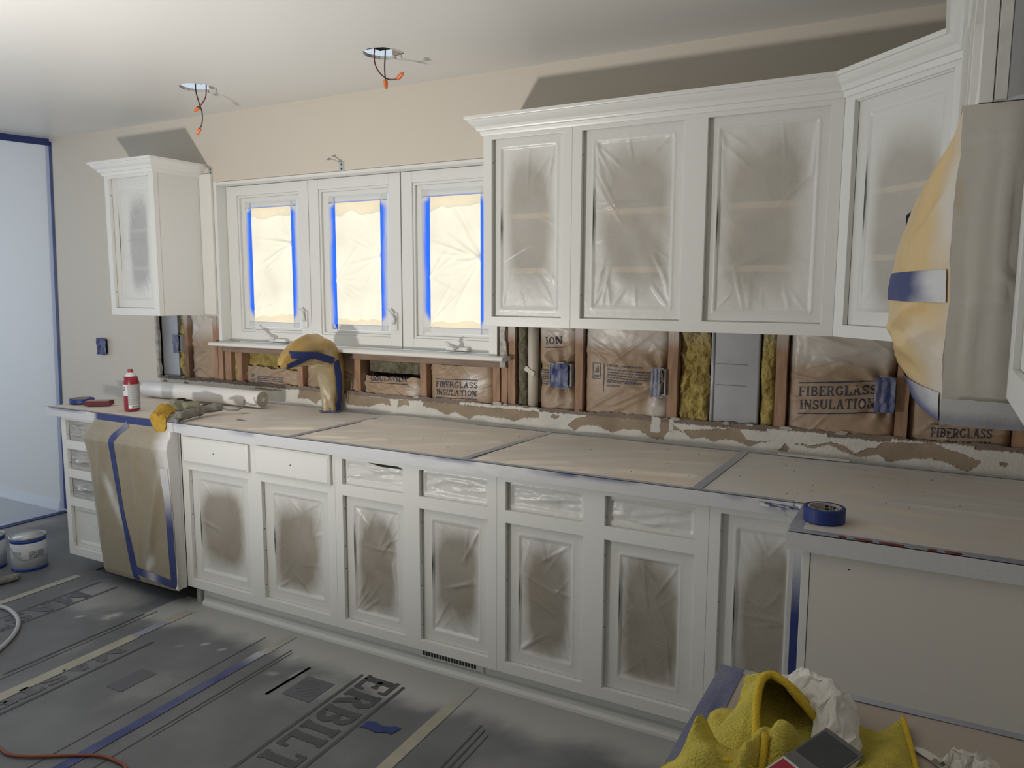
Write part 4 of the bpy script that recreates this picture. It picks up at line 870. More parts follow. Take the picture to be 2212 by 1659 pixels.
# printed wording: reads toward the camera, tops of the letters to the right
def floor_word(parent, txt, x0, y0, hgt, adv, mt=floorink, lines=True, y1=-2.4, ylen0=-.70, loff=.034, wt=1.4):
    sx = lambda y: SK*(y+.7)
    mb = MB(); _, tw = text2d(txt); f = lambda a, b: (x0+b+sx(y0-a), y0-a, .0031)
    o = obj('printed_word', text_mb(txt, f, adv*len(txt), hgt, mb=mb, wt=wt, lift=(0, 0, 1)), mt, parent); o['kind'] = 'stuff'
    if lines:
        for xx in (x0-loff, x0+hgt+loff-.012):
            yy = np.linspace(ylen0, y1, 24); P = np.stack([np.stack([xx+d+sx(yy), yy, np.full(24, .003)], -1) for d in (0, .014)]); obj('printed_rule', MB().grid(P, flip=True), mt, parent)
floor_word(FB[3], 'ERBILT', 3.222, -.785, .150, .108, y1=-2.6, ylen0=-.80)
floor_word(FB[1], 'MAST', 1.352, -.82, .115, .13, inkpale, y1=-1.9, loff=.02)
floor_word(FB[2], 'MASTERBILT', 2.085, -1.12, .075, .105, inkpale, lines=False)
yy = np.linspace(-1.02, -2.4, 24); obj('printed_rule', MB().grid(np.stack([np.stack([2.172+d+SK*(yy+.7)+.012, yy, np.full(24, .003)], -1) for d in (0, .014)]), flip=True), floorink, FB[2])
def fpoly(parent, pts, nm, mt=floorink, z=.003): return obj(nm, MB().poly([(x+SK*(y+.7), y, z) for x, y in pts]), mt, parent)
# square logo with slanted pale slats
lg = fpoly(FB[3], [(3.005, -.915), (3.145, -.915), (3.145, -1.065), (3.005, -1.065)], 'printed_logo', inkpale)
def slat(x0, y0, x1, y1, wd):
    d = Vector((x1-x0, y1-y0)).normalized(); n = Vector((-d.y, d.x))*wd/2
    return [(x0+n.x, y0+n.y), (x1+n.x, y1+n.y), (x1-n.x, y1-n.y), (x0-n.x, y0-n.y)]
for c in (-.055, -.034, -.012, .012, .035, .056):
    L_ = .052-abs(c)*.35; cx, cy = 3.075+c*.72, -.99-c*.72
    obj('logo_slat', MB().poly([(x+SK*(y+.7), y, .0034) for x, y in slat(cx-L_*.7, cy-L_*.7, cx+L_*.7, cy+L_*.7, .0085)]), mat('logo_gap', (.095, .097, .10), .65), lg)
for yv in (-.86, -.875): fpoly(FB[3], slat(2.955, -1.10, 2.965, -.86, .012), 'print_line', inkpale)
fpoly(FB[2], slat(2.40, -1.2, 2.40, -1.36, .09), 'printed_logo', inkpale)
for (k, xx, y0, y1, wd) in ((3, 2.79, -.78, -2.0, .006), (3, 2.81, -.80, -1.5, .004), (2, 2.60, -.75, -1.9, .005), (1, 1.93, -.8, -1.6, .005), (1, 1.90, -.85, -1.5, .012), (4, 3.80, -.88, -2.0, .006), (4, 3.825, -.90, -2.0, .006), (4, 3.85, -.92, -1.9, .004)):
    fpoly(FB[k], slat(xx, y0, xx, y1, wd), 'print_line', floorink)

# ================================================================ DISHWASHER UNDER PAPER
dw = thing('dishwasher', 'dishwasher wrapped in tan paper with blue tape beside the sink cabinet', 'dishwasher', (1.69, -.4, 0))
obj('tub', B(1.392, 1.978, -.700, -.05, .10, .872), black, dw); obj('side_panel', B(1.984, 2.0005, -.727, -.674, .095, .874), white, dw, bevel=.001)
zk = [.085, .11, .30, .55, .70, .79, .83, .875, .885]
def dx0(z): return np.interp(z, zk, [1.435, 1.432, 1.418, 1.402, 1.388, 1.378, 1.380, 1.396, 1.400])
def dx1(z): return np.interp(z, zk, [1.996, 1.997, 1.998, 2.000, 2.002, 2.002, 2.002, 2.001, 2.0])
def dyy(s, z):
    y = -np.interp(z, zk, [.722, .732, .738, .745, .752, .762, .752, .716, .712])
    fold = .010*ridge(s, z, .52, .10, .62, .80, .035)+.012*ridge(s, z, .60, .14, .95, .70, .04)+.010*ridge(s, z, .75, .35, .92, .75, .03)+.007*ridge(s, z, .42, .12, .40, .72, .03)+.008*ridge(s, z, .08, .5, .2, .8, .04)+.006*ridge(s, z, .66, .14, .78, .42, .02)
    return y-fold+.008*sstep(.93, 1., s)-.004*(fbm(s*6, z*7, 5)-.5)
Sg, Zg = np.meshgrid(np.linspace(0, 1, 90), np.linspace(.085, .885, 120), indexing='ij')
os_ = .92*sstep(.80, 1.0, Sg+.22*(Zg-.75)+.10*(fbm(Sg*9, Zg*9, 3)-.5))*sstep(.5, .7, Zg)+.85*sstep(.955, 1., Sg)*.5
os_ = np.maximum(os_, .75*ridge(Sg, Zg, .17, .62, .36, .36, .045)*(.5+fbm(Sg*14, Zg*10, 5))); os_ = np.maximum(os_, .7*ridge(Sg, Zg, .62, .16, .74, .24, .03)); os_ = np.maximum(os_, .6*sstep(.05, 0, Sg)*(fbm(Sg*4, Zg*5, 9)))
os_ = np.maximum(os_, .05+.10*fbm(Sg*8, Zg*8, 12))
PX = lambda s, z: dx0(z)+(dx1(z)-dx0(z))*s
obj('paper_cover', MB().grid(np.stack([PX(Sg, Zg), dyy(Sg, Zg), Zg], -1), np.clip(os_, 0, .96)), tanpaper, dw, smooth=True)
def dtape(path, wd, osf=lambda u: .05+0*u):
    path = np.array(path, float); d = np.r_[0, np.cumsum(np.hypot(*(path[1:]-path[:-1]).T))]; n = 60; u = np.linspace(0, d[-1], n)
    cx, cz = np.interp(u, d, path[:, 0]), np.interp(u, d, path[:, 1]); tx, tz = np.gradient(cx), np.gradient(cz); L_ = np.hypot(tx, tz)
    k = np.linspace(-1, 1, 5)[:, None]*wd/2; X_ = cx-tz/L_*k; Z_ = cz+tx/L_*k; s = (X_-dx0(Z_))/(dx1(Z_)-dx0(Z_))
    return obj('blue_tape', MB().grid(np.stack([X_, dyy(np.clip(s, 0, 1), Z_)-.0022, Z_], -1), np.clip(np.tile(osf(u/d[-1]), (5, 1)), 0, .95)), tape, dw, smooth=True)
dtape([(1.672, .882), (1.652, .862), (1.598, .805), (1.598, .70), (1.63, .45), (1.69, .125), (1.70, .088)], .040, lambda u: .03+.25*sstep(.10, .0, u))
dtape([(1.685, .148), (1.84, .132), (1.985, .118)], .042, lambda u: .05+.6*np.exp(-((u-.45)/.12)**2)); dtape([(1.975, .70), (1.978, .10)], .036, lambda u: .95*sstep(.50, .12, u)+.05)
Sy, Zs2 = np.meshgrid(np.linspace(0, 1, 8), np.linspace(.10, .873, 60), indexing='ij'); e1 = dyy(np.ones(60), np.linspace(.10, .873, 60))
obj('side_flap', MB().grid(np.stack([2.0022+.001*Sy, (e1*(1-Sy)+(-.690)*Sy), Zs2], -1), np.clip(.95-.5*sstep(.5, .2, Zs2)*(1-Sy), 0, .95)), tanpaper, dw, smooth=True)
U, V = np.meshgrid(np.linspace(1.388, 2.0, 60), np.linspace(.868, .9165, 8), indexing='ij')
obj('blue_tape', MB().grid(np.stack([U, -.7105-.001*fbm(U*20, V*40, 4), V], -1), np.clip(.95*sstep(1.83, 1.95, U)+.9*sstep(1.425, 1.39, U)+.03, 0, .95)), tape, wk)
U, V = np.meshgrid(np.linspace(1.388, 1.92, 40), np.linspace(-.712, -.690, 4), indexing='ij')
obj('blue_tape', MB().grid(np.stack([U, V, CT+.0036+0*U], -1), np.clip(.25+.6*sstep(1.8, 1.92, U), 0, .9)), tape, wk)

# ================================================================ WRAPPED MICROWAVE
mw = thing('microwave', 'wall-mounted microwave wrapped in masking film with a blue tape band', 'microwave', (5.3, -1.38, 1.357))
obj('housing', B(5.20, XR-.003, -1.755, -1.01, 1.365, 1.80), black, mw)
bz = [1.357, 1.40, 1.45, 1.50, 1.56, 1.64, 1.72, 1.78, 1.8205]; bb = [.045, .064, .082, .096, .098, .088, .064, .030, .0]
def mx(yn, z):   # yn 0 at the far end, 1 at the near corner
    prof = np.where(yn < .5, np.sin(np.pi*np.clip(yn, 0, 1))**.7, np.sin(np.pi*np.clip(yn, 0, 1))**.85)
    x = 5.158-np.interp(z, bz, bb)*prof
    x = x-.006*ridge(yn, z, .55, 1.47, .95, 1.55, .02)-.006*ridge(yn, z, .6, 1.42, 1., 1.50, .015)-.005*ridge(yn, z, .7, 1.60, .9, 1.77, .025)-.008*(fbm(yn*7, z*20, 8)-.5)-.005*ridge(yn, z, .45, 1.43, .9, 1.40, .012)-.006*ridge(yn, z, .5, 1.50, .85, 1.44, .012)-.006*ridge(yn, z, .78, 1.62, .97, 1.70, .012)-.005*ridge(yn, z, .72, 1.68, .95, 1.79, .012)-.004*ridge(yn, z, .35, 1.39, .8, 1.48, .01)
    return x
Yn, Zg = np.meshgrid(np.linspace(0, 1, 70), np.linspace(1.357, 1.8205, 90), indexing='ij')
far = .9*sstep(.86, 1.06, Yn+.25*(fbm(Yn*6, Zg*9, 5)-.5)-.25*sstep(1.5, 1.4, Zg)*0)*sstep(1.40, 1.45, Zg+.3*(Yn > .5)); low = sstep(1.53, 1.46, Zg)
osv = np.clip(np.maximum(far,   .75*low*sstep(.66, .98, Yn+.3*(fbm(Yn*9, Zg*14, 9)-.5))), .03, .95)
mfilm = mat('yellow_tan_film', (.66, .47, .20), .3, var=.12, vscale=6, spray=True, bump=.15, bscale=25, sprayc=(.62, .60, .56))
obj('film_front', MB().grid(np.stack([mx(Yn, Zg), -1.0-.768*Yn, Zg], -1), osv, flip=True), mfilm, mw, smooth=True)
Sx, Zg2 = np.meshgrid(np.linspace(0, 1, 40), np.linspace(1.357, 1.8205, 70), indexing='ij')
xs_ = mx(np.ones(Zg2.shape)*1., Zg2)*(1-Sx)+5.47*Sx
yd = -1.768-.004*(ridge(Sx, Zg2, .10, 1.40, .12, 1.75, .012)+ridge(Sx, Zg2, .22, 1.38, .20, 1.77, .01)+ridge(Sx, Zg2, .03, 1.77, .4, 1.775, .006)+ridge(Sx, Zg2, .05, 1.535, .4, 1.54, .008)+ridge(Sx, Zg2, .2, 1.58, .28, 1.555, .006))-.003*(fbm(Sx*14, Zg2*9, 21)-.5)
obj('film_side', MB().grid(np.stack([xs_, yd, Zg2], -1), np.clip(.93-.3*(fbm(Sx*5, Zg2*6, 3) > .66), 0, .95), flip=True), mfilm, mw, smooth=True)
tp_, yt = np.meshgrid(np.linspace(0, 1, 20), np.linspace(0, 1, 30), indexing='ij')
obj('film_top', MB().grid(np.stack([5.158*(1-tp_)+5.47*tp_, -1.0-.768*yt, 1.8205+.006*fbm(tp_*6, yt*8, 4)*np.sin(np.pi*yt)*np.sin(np.pi*tp_)], -1), .9+0*tp_), mfilm, mw, smooth=True)
obj('film_bottom', MB().grid(np.stack([mx(yt, np.full(yt.shape, 1.357))*(1-tp_)+5.47*tp_, -1.0-.768*yt, 1.3572-.004*fbm(tp_*6, yt*8, 5)], -1), .1+0*tp_, flip=True), tape, mw, smooth=True)
def mtape(z0, z1, y0, y1, osf, out=.0025):
    a, b = np.meshgrid(np.linspace(y0, y1, 50), np.linspace(z0, z1, 10), indexing='ij'); return obj('blue_tape', MB().grid(np.stack([mx(a, b)-out, -1.0-.768*a, b], -1), np.clip(osf(a, b), 0, .95), flip=True), tape, mw, smooth=True)
mtape(1.535, 1.585, .02, .995, lambda a, b:   .95*sstep(.80, .985, a+.1*(fbm(a*9, b*40, 3)-.5))); mtape(1.3555, 1.398, .02, .995, lambda a, b: .85*sstep(.62, 1., a+.3*(fbm(a*9, b*30, 6)-.5))*sstep(1.355, 1.378, b)+.05)
a, b = np.meshgrid(np.linspace(0, 1, 24), np.linspace(1.352, 1.392, 6), indexing='ij'); obj('blue_tape', MB().grid(np.stack([5.158*(1-a)+5.27*a, -1.774-.001*b, b-.004*fbm(a*9, b*0, 3)], -1), np.clip(.55+.5*sstep(1.36, 1.378, b)+.3*(fbm(a*7, b*20, 4)-.5), .0, .95), flip=True), tape, mw)
obj('tape_tag', MB().prism([(5.085, -1.12, 1.735), (5.07, -1.13, 1.72), (5.072, -1.13, 1.685), (5.095, -1.12, 1.69)], (.0, .06, 0)), tape, mw)

# ================================================================ WRAPPED TAP
ft_ = thing('wrapped_tap', 'kitchen tap bagged in yellow-tan film with dark blue tape', 'tap', (2.41, -.07, CT))
path = [(-.075, .918, .036), (-.068, .98, .044), (-.058, 1.05, .052), (-.062, 1.12, .060), (-.090, 1.185, .066), (-.150, 1.235, .068), (-.225, 1.250, .062), (-.300, 1.238, .052), (-.365, 1.212, .038), (-.410, 1.190, .022), (-.425, 1.182, .006)]
pc = np.array(path); pc[:, 2] *= 1.28; tt = np.linspace(0, len(path)-1, 60); py, pz, prr = (np.interp(tt, np.arange(len(path)), pc[:, k]) for k in range(3))
for k in range(2): py[1:-1] = (py[:-2]+2*py[1:-1]+py[2:])/4; pz[1:-1] = (pz[:-2]+2*pz[1:-1]+pz[2:])/4
ty, tz = np.gradient(py), np.gradient(pz); L_ = np.hypot(ty, tz); ty, tz = ty/L_, tz/L_
An = np.linspace(0, 2*np.pi, 41); Ai, Ti = np.meshgrid(An, np.arange(60))
wr_ = 1+.34*(fbm(np.cos(Ai)*2+5, Ti*.16+np.sin(Ai)*2, 7)-.5)+.12*np.cos(Ai*5+Ti*.25)*(fbm(Ai*0, Ti*.2, 3)); R_ = prr[Ti]*wr_
Pf = np.stack([2.41+.86*R_*np.sin(Ai), py[Ti]-tz[Ti]*R_*np.cos(Ai), pz[Ti]+ty[Ti]*R_*np.cos(Ai)], -1)
bag = mat('ochre_tan_bag', (.50, .32, .085), .38, var=.25, vscale=9, spray=True, bump=.25, bscale=28, sprayc=(.42, .36, .24), col2=(.36, .25, .10))
obj('film_bag', MB().grid(Pf, np.clip(.9*sstep(.1, .85, fbm(np.cos(Ai)*1.5+3, Ti*.08, 11)+.35*np.cos(Ai)-.25), 0, .9)), bag, ft_, smooth=True)
def ftape(pts, wd):
    pts = np.array(pts, float); n = 30; d = np.r_[0, np.cumsum(np.hypot(*(pts[1:]-pts[:-1]).T))]; u = np.linspace(0, d[-1], n); cy, cz = np.interp(u, d, pts[:, 0]), np.interp(u, d, pts[:, 1])
    a, b = np.gradient(cy), np.gradient(cz); q = np.hypot(a, b); k = np.linspace(-1, 1, 5)[:, None]*wd/2; Y_ = cy-b/q*k; Z_ = cz+a/q*k
    dd = np.hypot(Y_[..., None]-py, Z_[..., None]-pz); j = dd.argmin(-1); r = prr[j]; X_ = 2.41+.95*np.sqrt(np.maximum(r**2-np.minimum(dd.min(-1), r*.97)**2, 0))+.006
    obj('blue_tape', MB().grid(np.stack([X_, Y_, Z_], -1), flip=True), tape, ft_, smooth=True)
ftape([(-.385, 1.236), (-.25, 1.225), (-.135, 1.19)], .034); ftape([(-.118, 1.190), (-.085, 1.10), (-.070, 1.0), (-.072, .925)], .034); ftape([(-.40, 1.178), (-.33, 1.205), (-.28, 1.228)], .032)
m = MB(); n = 26
prof_ = [(.052, .945), (.050, .93), (.060, .920), (.075, .9165)]
vs = []; 
for r, z in prof_:
    for k in range(n): a = 2*math.pi*k/n; q = r*(1+(.22*(random.random()-.5) if r > .055 else .05*math.cos(5*a))); vs.append((2.41+q*math.cos(a)*.85, -.075+q*math.sin(a)*.8, z+.004*math.cos(4*a)))
m.add(vs, [(i*n+k, i*n+(k+1) % n, (i+1)*n+(k+1) % n, (i+1)*n+k) for i in range(3) for k in range(n)], [.25]*len(vs)); obj('tape_skirt', m, tape, ft_)

# ================================================================ THINGS ON THE WORKTOP
TZ = CT+.009
def tape_roll(label, x, y, z, R, hgt, r0):
    t = thing('tape_roll', label, 'tape roll', (x, y, z), 'rolls of blue tape')
    obj('tape', MB().lathe([(r0+.004, 0), (R-.002, 0), (R, .002), (R, hgt-.002), (R-.002, hgt), (r0+.004, hgt), (r0+.004, 0)], (x, y, z), 40), mat('tape_roll_blue', (.012, .035, .20), .5, var=.2, vscale=40), t, smooth=False)
    obj('core', MB().lathe([(r0, .0005), (r0+.0038, .0005), (r0+.0038, hgt-.0005), (r0, hgt-.0005), (r0, .0005)], (x, y, z), 36), mat('card_core', (.55, .52, .46), .7), t)
    f = lambda a, b: (x+(r0-.0006)*np.cos(1.15-a/r0), y+(r0-.0006)*np.sin(1.15-a/r0), z+hgt*.3+b)
    mb = MB(); qs = []; rs = np.random.RandomState(4)
    for row in range(3):
        a = -.02
        while a < .05: L2 = rs.uniform(.004, .012); qs.append([(a, row*.008), (a+L2, row*.008), (a+L2, row*.008+.005), (a, row*.008+.005)]); a += L2+.003
    o = obj('core_print', mapped_quads(mb, qs, f), black, t); o['kind'] = 'stuff'; return t
tape_roll('flat roll of blue tape at the left end of the worktop', 1.036, -.545, TZ-.003, .062, .026, .045)
tape_roll('roll of bright blue tape on the near corner of the worktop', 4.905, -.862, CT+.0045, .055, .040, .040)
sb = thing('sanding_block', 'red sanding block lying left of the spray can', 'sanding block', (1.20, -.55, TZ))
ax = Vector((.83, .55, 0)).normalized(); ay = Vector((-ax.y, ax.x, 0)); az = Vector((0, 0, 1)); cx_ = Vector((1.207, -.556, TZ+.012))
obj('foam', MB().obox(cx_, ax, ay, az, .066, .032, .012), mat('red_abrasive', (.16, .035, .042), .85, bump=.6, bscale=300), sb, bevel=.003); obj('worn_top', MB().obox(cx_+az*.0128, ax, ay, az, .058, .026, .0008), mat('dusty_top', (.42, .38, .35), .9, var=.3, vscale=40), sb)
# aerosol can
ac = thing('aerosol_can', 'red and white aerosol can with a grey back label', 'can', (1.512, -.575, TZ)); AX, AY = 1.512, -.575
red = mat('can_red', (.24, .012, .024), .35); cw = mat('can_white', (.66, .67, .68), .4); cg = mat('can_grey_label', (.36, .37, .37), .5)
obj('body', MB().lathe([(.036, 0), (.0385, .003), (.0385, .008), (.0385, .135), (.0385, .146), (.034, .165), (.030, .176)], (AX, AY, TZ), 32), red, ac, smooth=True)
obj('shoulder', MB().lathe([(.0305, .174), (.025, .184), (.018, .190), (.017, .194), (.012, .196)], (AX, AY, TZ), 28), cw, ac, smooth=True); obj('cap', MB().lathe([(.0135, .194), (.0135, .209), (.0125, .212), (0, .212)], (AX, AY, TZ), 20), mat('cap_red', (.30, .035, .03), .5), ac)
def arc(a0, a1, z0, z1, r=.0391, n=16):
    A, Z_ = np.meshgrid(np.radians(np.linspace(a0, a1, n)), np.linspace(z0, z1, 4), indexing='ij'); return MB().grid(np.stack([AX+r*np.cos(A), AY+r*np.sin(A), TZ+Z_], -1))
obj('label', arc(-62, 60, .012, .136), cg, ac, smooth=True); obj('white_patch', arc(-110, -62, .078, .136), cw, ac, smooth=True)
fm = lambda a0, z: (lambda a, b: (AX+.0398*np.cos(np.radians(a0)+a/.0395), AY+.0398*np.sin(np.radians(a0)+a/.0395), TZ+z+b))
obj('lettering', text_mb('2', fm(-103, .105), .014, .020, serif=False, wt=1.4), red, ac)
qs = []; rs = np.random.RandomState(3)
for row in range(13):
    a = .004
    while a < .052: L2 = rs.uniform(.003, .010); qs.append([(a, .02+row*.0085), (a+L2, .02+row*.0085), (a+L2, .0235+row*.0085), (a, .0235+row*.0085)]); a += L2+.0025
o = obj('fine_print', mapped_quads(MB(), qs, fm(-52, 0)), mat('pale_print', (.50, .51, .50), .5), ac); o['kind'] = 'stuff'
obj('barcode_patch', arc(-56, 10, .013, .029, .0394), cw, ac); o = obj('barcode', mapped_quads(MB(), [[(k*.0025, .0165), (k*.0025+.0012, .0165), (k*.0025+.0012, .0255), (k*.0025, .0255)] for k in range(12)], fm(-35, 0)), black, ac); o['kind'] = 'stuff'
# white roll of paper
wr = thing('paper_roll', 'long white roll of floor paper lying on the worktop', 'paper roll', (1.58, -.205, TZ))
rw = mat('roll_white', (.76, .74, .72), .32, bump=.04, bscale=30); RX, RY, RZ = 1.115, -.200, TZ+.046
obj('outer_wrap', MB().lathe([(.020, 0), (.044, 0), (.046, .002), (.0465, .45), (.0455, .46), (.0445, .50), (.0440, .935), (.042, .938)], (RX, RY, RZ), 40, 'x'), rw, wr, smooth=True)
pr = []
for k in range(6): r = .0425-k*.0052; pr += [(r, .936), (r-.001, .941), (r-.0042, .941), (r-.0052, .934)]
pr += [(.010, .93), (.009, .90)]
obj('rolled_end', MB().lathe(pr, (RX, RY, RZ), 36, 'x'), mat('roll_end_cream', (.52, .47, .39), .7, var=.2, vscale=30), wr); obj('hollow', MB().lathe([(.0088, .905), (0, .905)], (RX, RY, RZ), 20, 'x'), dark, wr)
# caulking gun, dusty case, yellow rag
cgn = thing('caulking_gun', 'dusty grey caulking gun with a bent rod', 'caulking gun', (2.0, -.58, TZ))
gm = mat('dusty_gun', (.30, .28, .245), .7, var=.45, vscale=30, bump=.3, bscale=60, col2=(.13, .13, .12))
z0 = TZ+.024
obj('barrel', MB().tube([(2.035, -.725, z0-.008), (2.022, -.68, z0), (1.995, -.57, z0+.004), (1.992, -.55, z0+.004)], [.020, .0225, .0225, .0225], 16), gm, cgn, smooth=True)
obj('collar', MB().tube([(1.992, -.556, z0+.004), (1.991, -.545, z0+.004)], .026, 16), gm, cgn); obj('frame', MB().tube([(1.991, -.55, z0+.004), (1.99, -.50, z0+.008), (1.995, -.46, z0+.010), (2.0, -.425, z0+.008)], [.022, .020, .024, .020], 10), gm, cgn)
obj('nozzle', MB().tube([(2.035, -.72, z0-.008), (2.06, -.735, z0-.014), (2.085, -.752, z0-.018)], [.014, .009, .004], 10), gm, cgn); obj('trigger', MB().tube([(1.985, -.47, z0+.02), (1.955, -.48, z0+.022), (1.925, -.50, z0+.010)], [.008, .007, .006], 8), black, cgn)
obj('rod', MB().tube([(2.0, -.43, z0+.006), (2.035, -.41, z0-.006), (2.07, -.385, z0-.008), (2.075, -.355, z0+.004), (2.06, -.33, z0+.022), (2.055, -.325, z0+.034)], .0055, 10), mat('rod_grey', (.22, .22, .21), .45), cgn, smooth=True)
cs = thing('tool_case', 'olive plastic case with two round holes behind the caulking gun', 'case', (1.74, -.45, TZ))
ax = Vector((.95, -.25, 0)).normalized(); ay = Vector((-ax.y, ax.x, 0)); c0 = Vector((1.755, -.448, TZ+.026))
ol = mat('olive_dusty', (.30, .285, .19), .7, var=.3, vscale=20, bump=.2)
obj('shell', MB().obox(c0, ax, ay, az, .105, .040, .026), ol, cs, bevel=.012); obj('lip', MB().obox(c0-az*.010, ax, ay, az, .108, .043, .004), ol, cs, bevel=.002)
for k in (-.045, .030):
    q = c0+ax*k+az*.0262+ay*.004; obj('hole_rim', MB().lathe([(.021, 0), (.022, .0035), (.018, .004), (.0175, .0008)], tuple(q), 24), black, cs); obj('hole_inside', MB().lathe([(.0172, .001), (0, .001)], tuple(q), 20), mat('pale_green_inside', (.42, .50, .33), .6), cs)
U, V = np.meshgrid(np.linspace(0, 1, 46), np.linspace(0, 1, 30), indexing='ij')
sx_ = 1.74+.20*U; sy_ = -.53-.20*U*1.0-.02+.055*(V-.5)*(1+1.2*np.sin(np.pi*U)); dz_ = .006+.042*np.exp(-((U-.25)/.16)**2)*np.sin(np.pi*np.clip(V*1.05, 0, 1))+.018*np.abs(np.sin(7*U+3*V))*(U < .85)+.006*fbm(U*9, V*9, 4)
over = np.maximum(0, -.712-sy_); zr = TZ+dz_-over*1.6; yr = np.where(over > 0, -.714-over*.15, sy_); zr = np.where(over > 0, np.minimum(zr, CT+.004-over*1.4), zr)
tag(obj('yellow_rag', MB().grid(np.stack([sx_+.02*V, yr, zr], -1), flip=True), ochre, smooth=True, solid=.002), 'crumpled ochre rag hanging over the worktop edge', 'rag')
st_ = tag(obj('trim_offcut', B(4.640, 4.895, -.048, -.028, CT+.006, CT+.013), white, bevel=.002), 'thin white trim offcut lying at the foot of the torn wall', 'offcut')
# red paint flakes and specks on the paper
m = MB(); rs = np.random.RandomState(9)
for k in range(70):
    x, y = rs.uniform(3.2, 5.3), rs.uniform(-.66, -.06); r = rs.uniform(.0012, .0035); z = CT+.0125
    m.add([(x+r*math.cos(a)*rs.uniform(.5, 1.4), y+r*math.sin(a), z+.001) for a in (0, 1.3, 2.6, 3.9, 5.2)]+[(x, y, z+.003)], [(i, (i+1) % 5, 5) for i in range(5)])
o = tag(obj('debris_specks', m, mat('red_brown_specks', (.10, .03, .025), .8)), 'scatter of dark specks on the dusty worktop paper', 'debris'); o['kind'] = 'stuff'
rc_ = mat('red_flake', (.25, .05, .045), .7)
for k, (x, l) in enumerate(((4.965, .012), (5.02, .026), (5.085, .030), (5.17, .014), (5.215, .022))):
    m = MB(); n = 8; m.prism([(x+l*math.cos(6.283*i/n)*rs.uniform(.6, 1.1), -1.0-.006*math.sin(6.283*i/n)*rs.uniform(.5, 1.2), CT+.005) for i in range(n)], (0, -.001, .0035))
    tag(obj('paint_flake', m, rc_), ['smallest', 'thin second', 'longest middle', 'fourth', 'rightmost'][k]+' red paint flake from the blue tape roll on the corner edge tape', 'paint flake', 'red flakes on the corner edge tape')

# ================================================================ FLOOR THINGS
def paint_can(label, x, y, rot):
    t = thing('paint_can', label, 'paint can', (x, y, .003), 'paint cans on the floor'); z = .003; R = .088
    obj('body', MB().lathe([(R, 0), (R, .176)], (x, y, z), 44), mat('can_label_white', (.58, .60, .63), .4), t, smooth=True)
    bl = mat('can_blue', (.02, .06, .32), .4)
    obj('bottom_band', MB().lathe([(R+.0006, .002), (R+.0006, .018)], (x, y, z), 44), bl, t, smooth=True); obj('top_band', MB().lathe([(R+.0006, .158), (R+.0006, .176)], (x, y, z), 44), bl, t, smooth=True)
    obj('rim', MB().lathe([(R, .176), (R+.004, .180), (R+.004, .186), (R-.003, .188), (R-.009, .184)], (x, y, z), 44, cap=False), mat('can_rim_metal', (.35, .36, .38), .4, metal=.7), t, smooth=True)
    obj('lid', MB().lathe([(R-.009, .184), (R-.011, .180), (R-.016, .183), (0, .183)], (x, y, z), 44), mat('lid_grey', (.55, .56, .55), .35, metal=.3), t, smooth=True)
    f = lambda a0, zz: (lambda a, b: (x+(R+.0014)*np.cos(np.radians(a0+rot)+a/R), y+(R+.0014)*np.sin(np.radians(a0+rot)+a/R), z+zz+b))
    q = lambda a0, zz, w_, h_, mt, nm: obj(nm, mapped_quads(MB(), [[(w_*i/10, 0), (w_*(i+1)/10, 0), (w_*(i+1)/10, h_), (w_*i/10, h_)] for i in range(10)], f(a0, zz)), mt, t)
    er = obj('ear', MB().lathe([(.016, 0), (.014, .004), (.006, .006), (0, .006)], (0, 0, 0), 20), black, t)
    a = math.radians(-95+rot); er.location = (R*math.cos(a), R*math.sin(a), .138); er.rotation_euler = Vector((math.cos(a), math.sin(a), 0)).to_track_quat('Z', 'Y').to_euler()
    pts = [f(-95+k*6, .134-.065*math.sin(min(1, k/17)*math.pi*.9)**.9)(0., 0.) for k in range(20)]; pts = [(x+(p[0]-x)*1.03, y+(p[1]-y)*1.03, float(p[2])) for p in pts]; obj('bail_wire', MB().tube(pts, .0018, 6), mat('bail_steel', (.35, .35, .36), .4, metal=.6), t, smooth=True)
    gl = mat('label_grey', (.40, .41, .43), .5); q(-84, .093, .045, .022, gl, 'grey_box'); q(-84, .066, .045, .022, gl, 'grey_box')
    qs = []; rs = np.random.RandomState(7)
    for row in range(5):
        aa = 0
        while aa < .075: L2 = rs.uniform(.004, .014); qs.append([(aa, -row*.0085), (aa+L2, -row*.0085), (aa+L2, -row*.0085+.0035), (aa, -row*.0085+.0035)]); aa += L2+.003
    o = obj('fine_print', mapped_quads(MB(), qs, f(-28, .108)), mat('label_ink', (.06, .07, .09), .5), t); o['kind'] = 'stuff'
    return t, f
paint_can('paint can with its plain printed side showing, nearer the drawer cabinet', .792, -.752, 0)
t, f = paint_can('paint can half out of frame at the left edge', .592, -.865, -40)
obj('lettering', text_mb('INTERIOR', f(-25, .108), .085, .012, serif=False), mat('label_dark', (.03, .035, .05), .5), t)
obj('blue_wave', mapped_quads(MB(), [[(.14*i/20, .07+.006*math.sin(i*.6)), (.14*(i+1)/20, .07+.006*math.sin((i+1)*.6)), (.14*(i+1)/20, .08+.008*math.sin((i+1)*.6)), (.14*i/20, .08+.008*math.sin(i*.6))] for i in range(20)], f(-60, -.012)), mat('can_blue', (0, 0, 0)), t)
def smooth_path(pts, n=8):
    P = [Vector(p) for p in pts]; Q = []
    for i in range(len(P)-1):
        p0, p1, p2, p3 = P[max(i-1, 0)], P[i], P[i+1], P[min(i+2, len(P)-1)]
        for k in range(n): u = k/n; Q.append(.5*((2*p1)+(p2-p0)*u+(2*p0-5*p1+4*p2-p3)*u*u+(3*p1-p0-3*p2+p3)*u**3))
    return Q+[P[-1]]
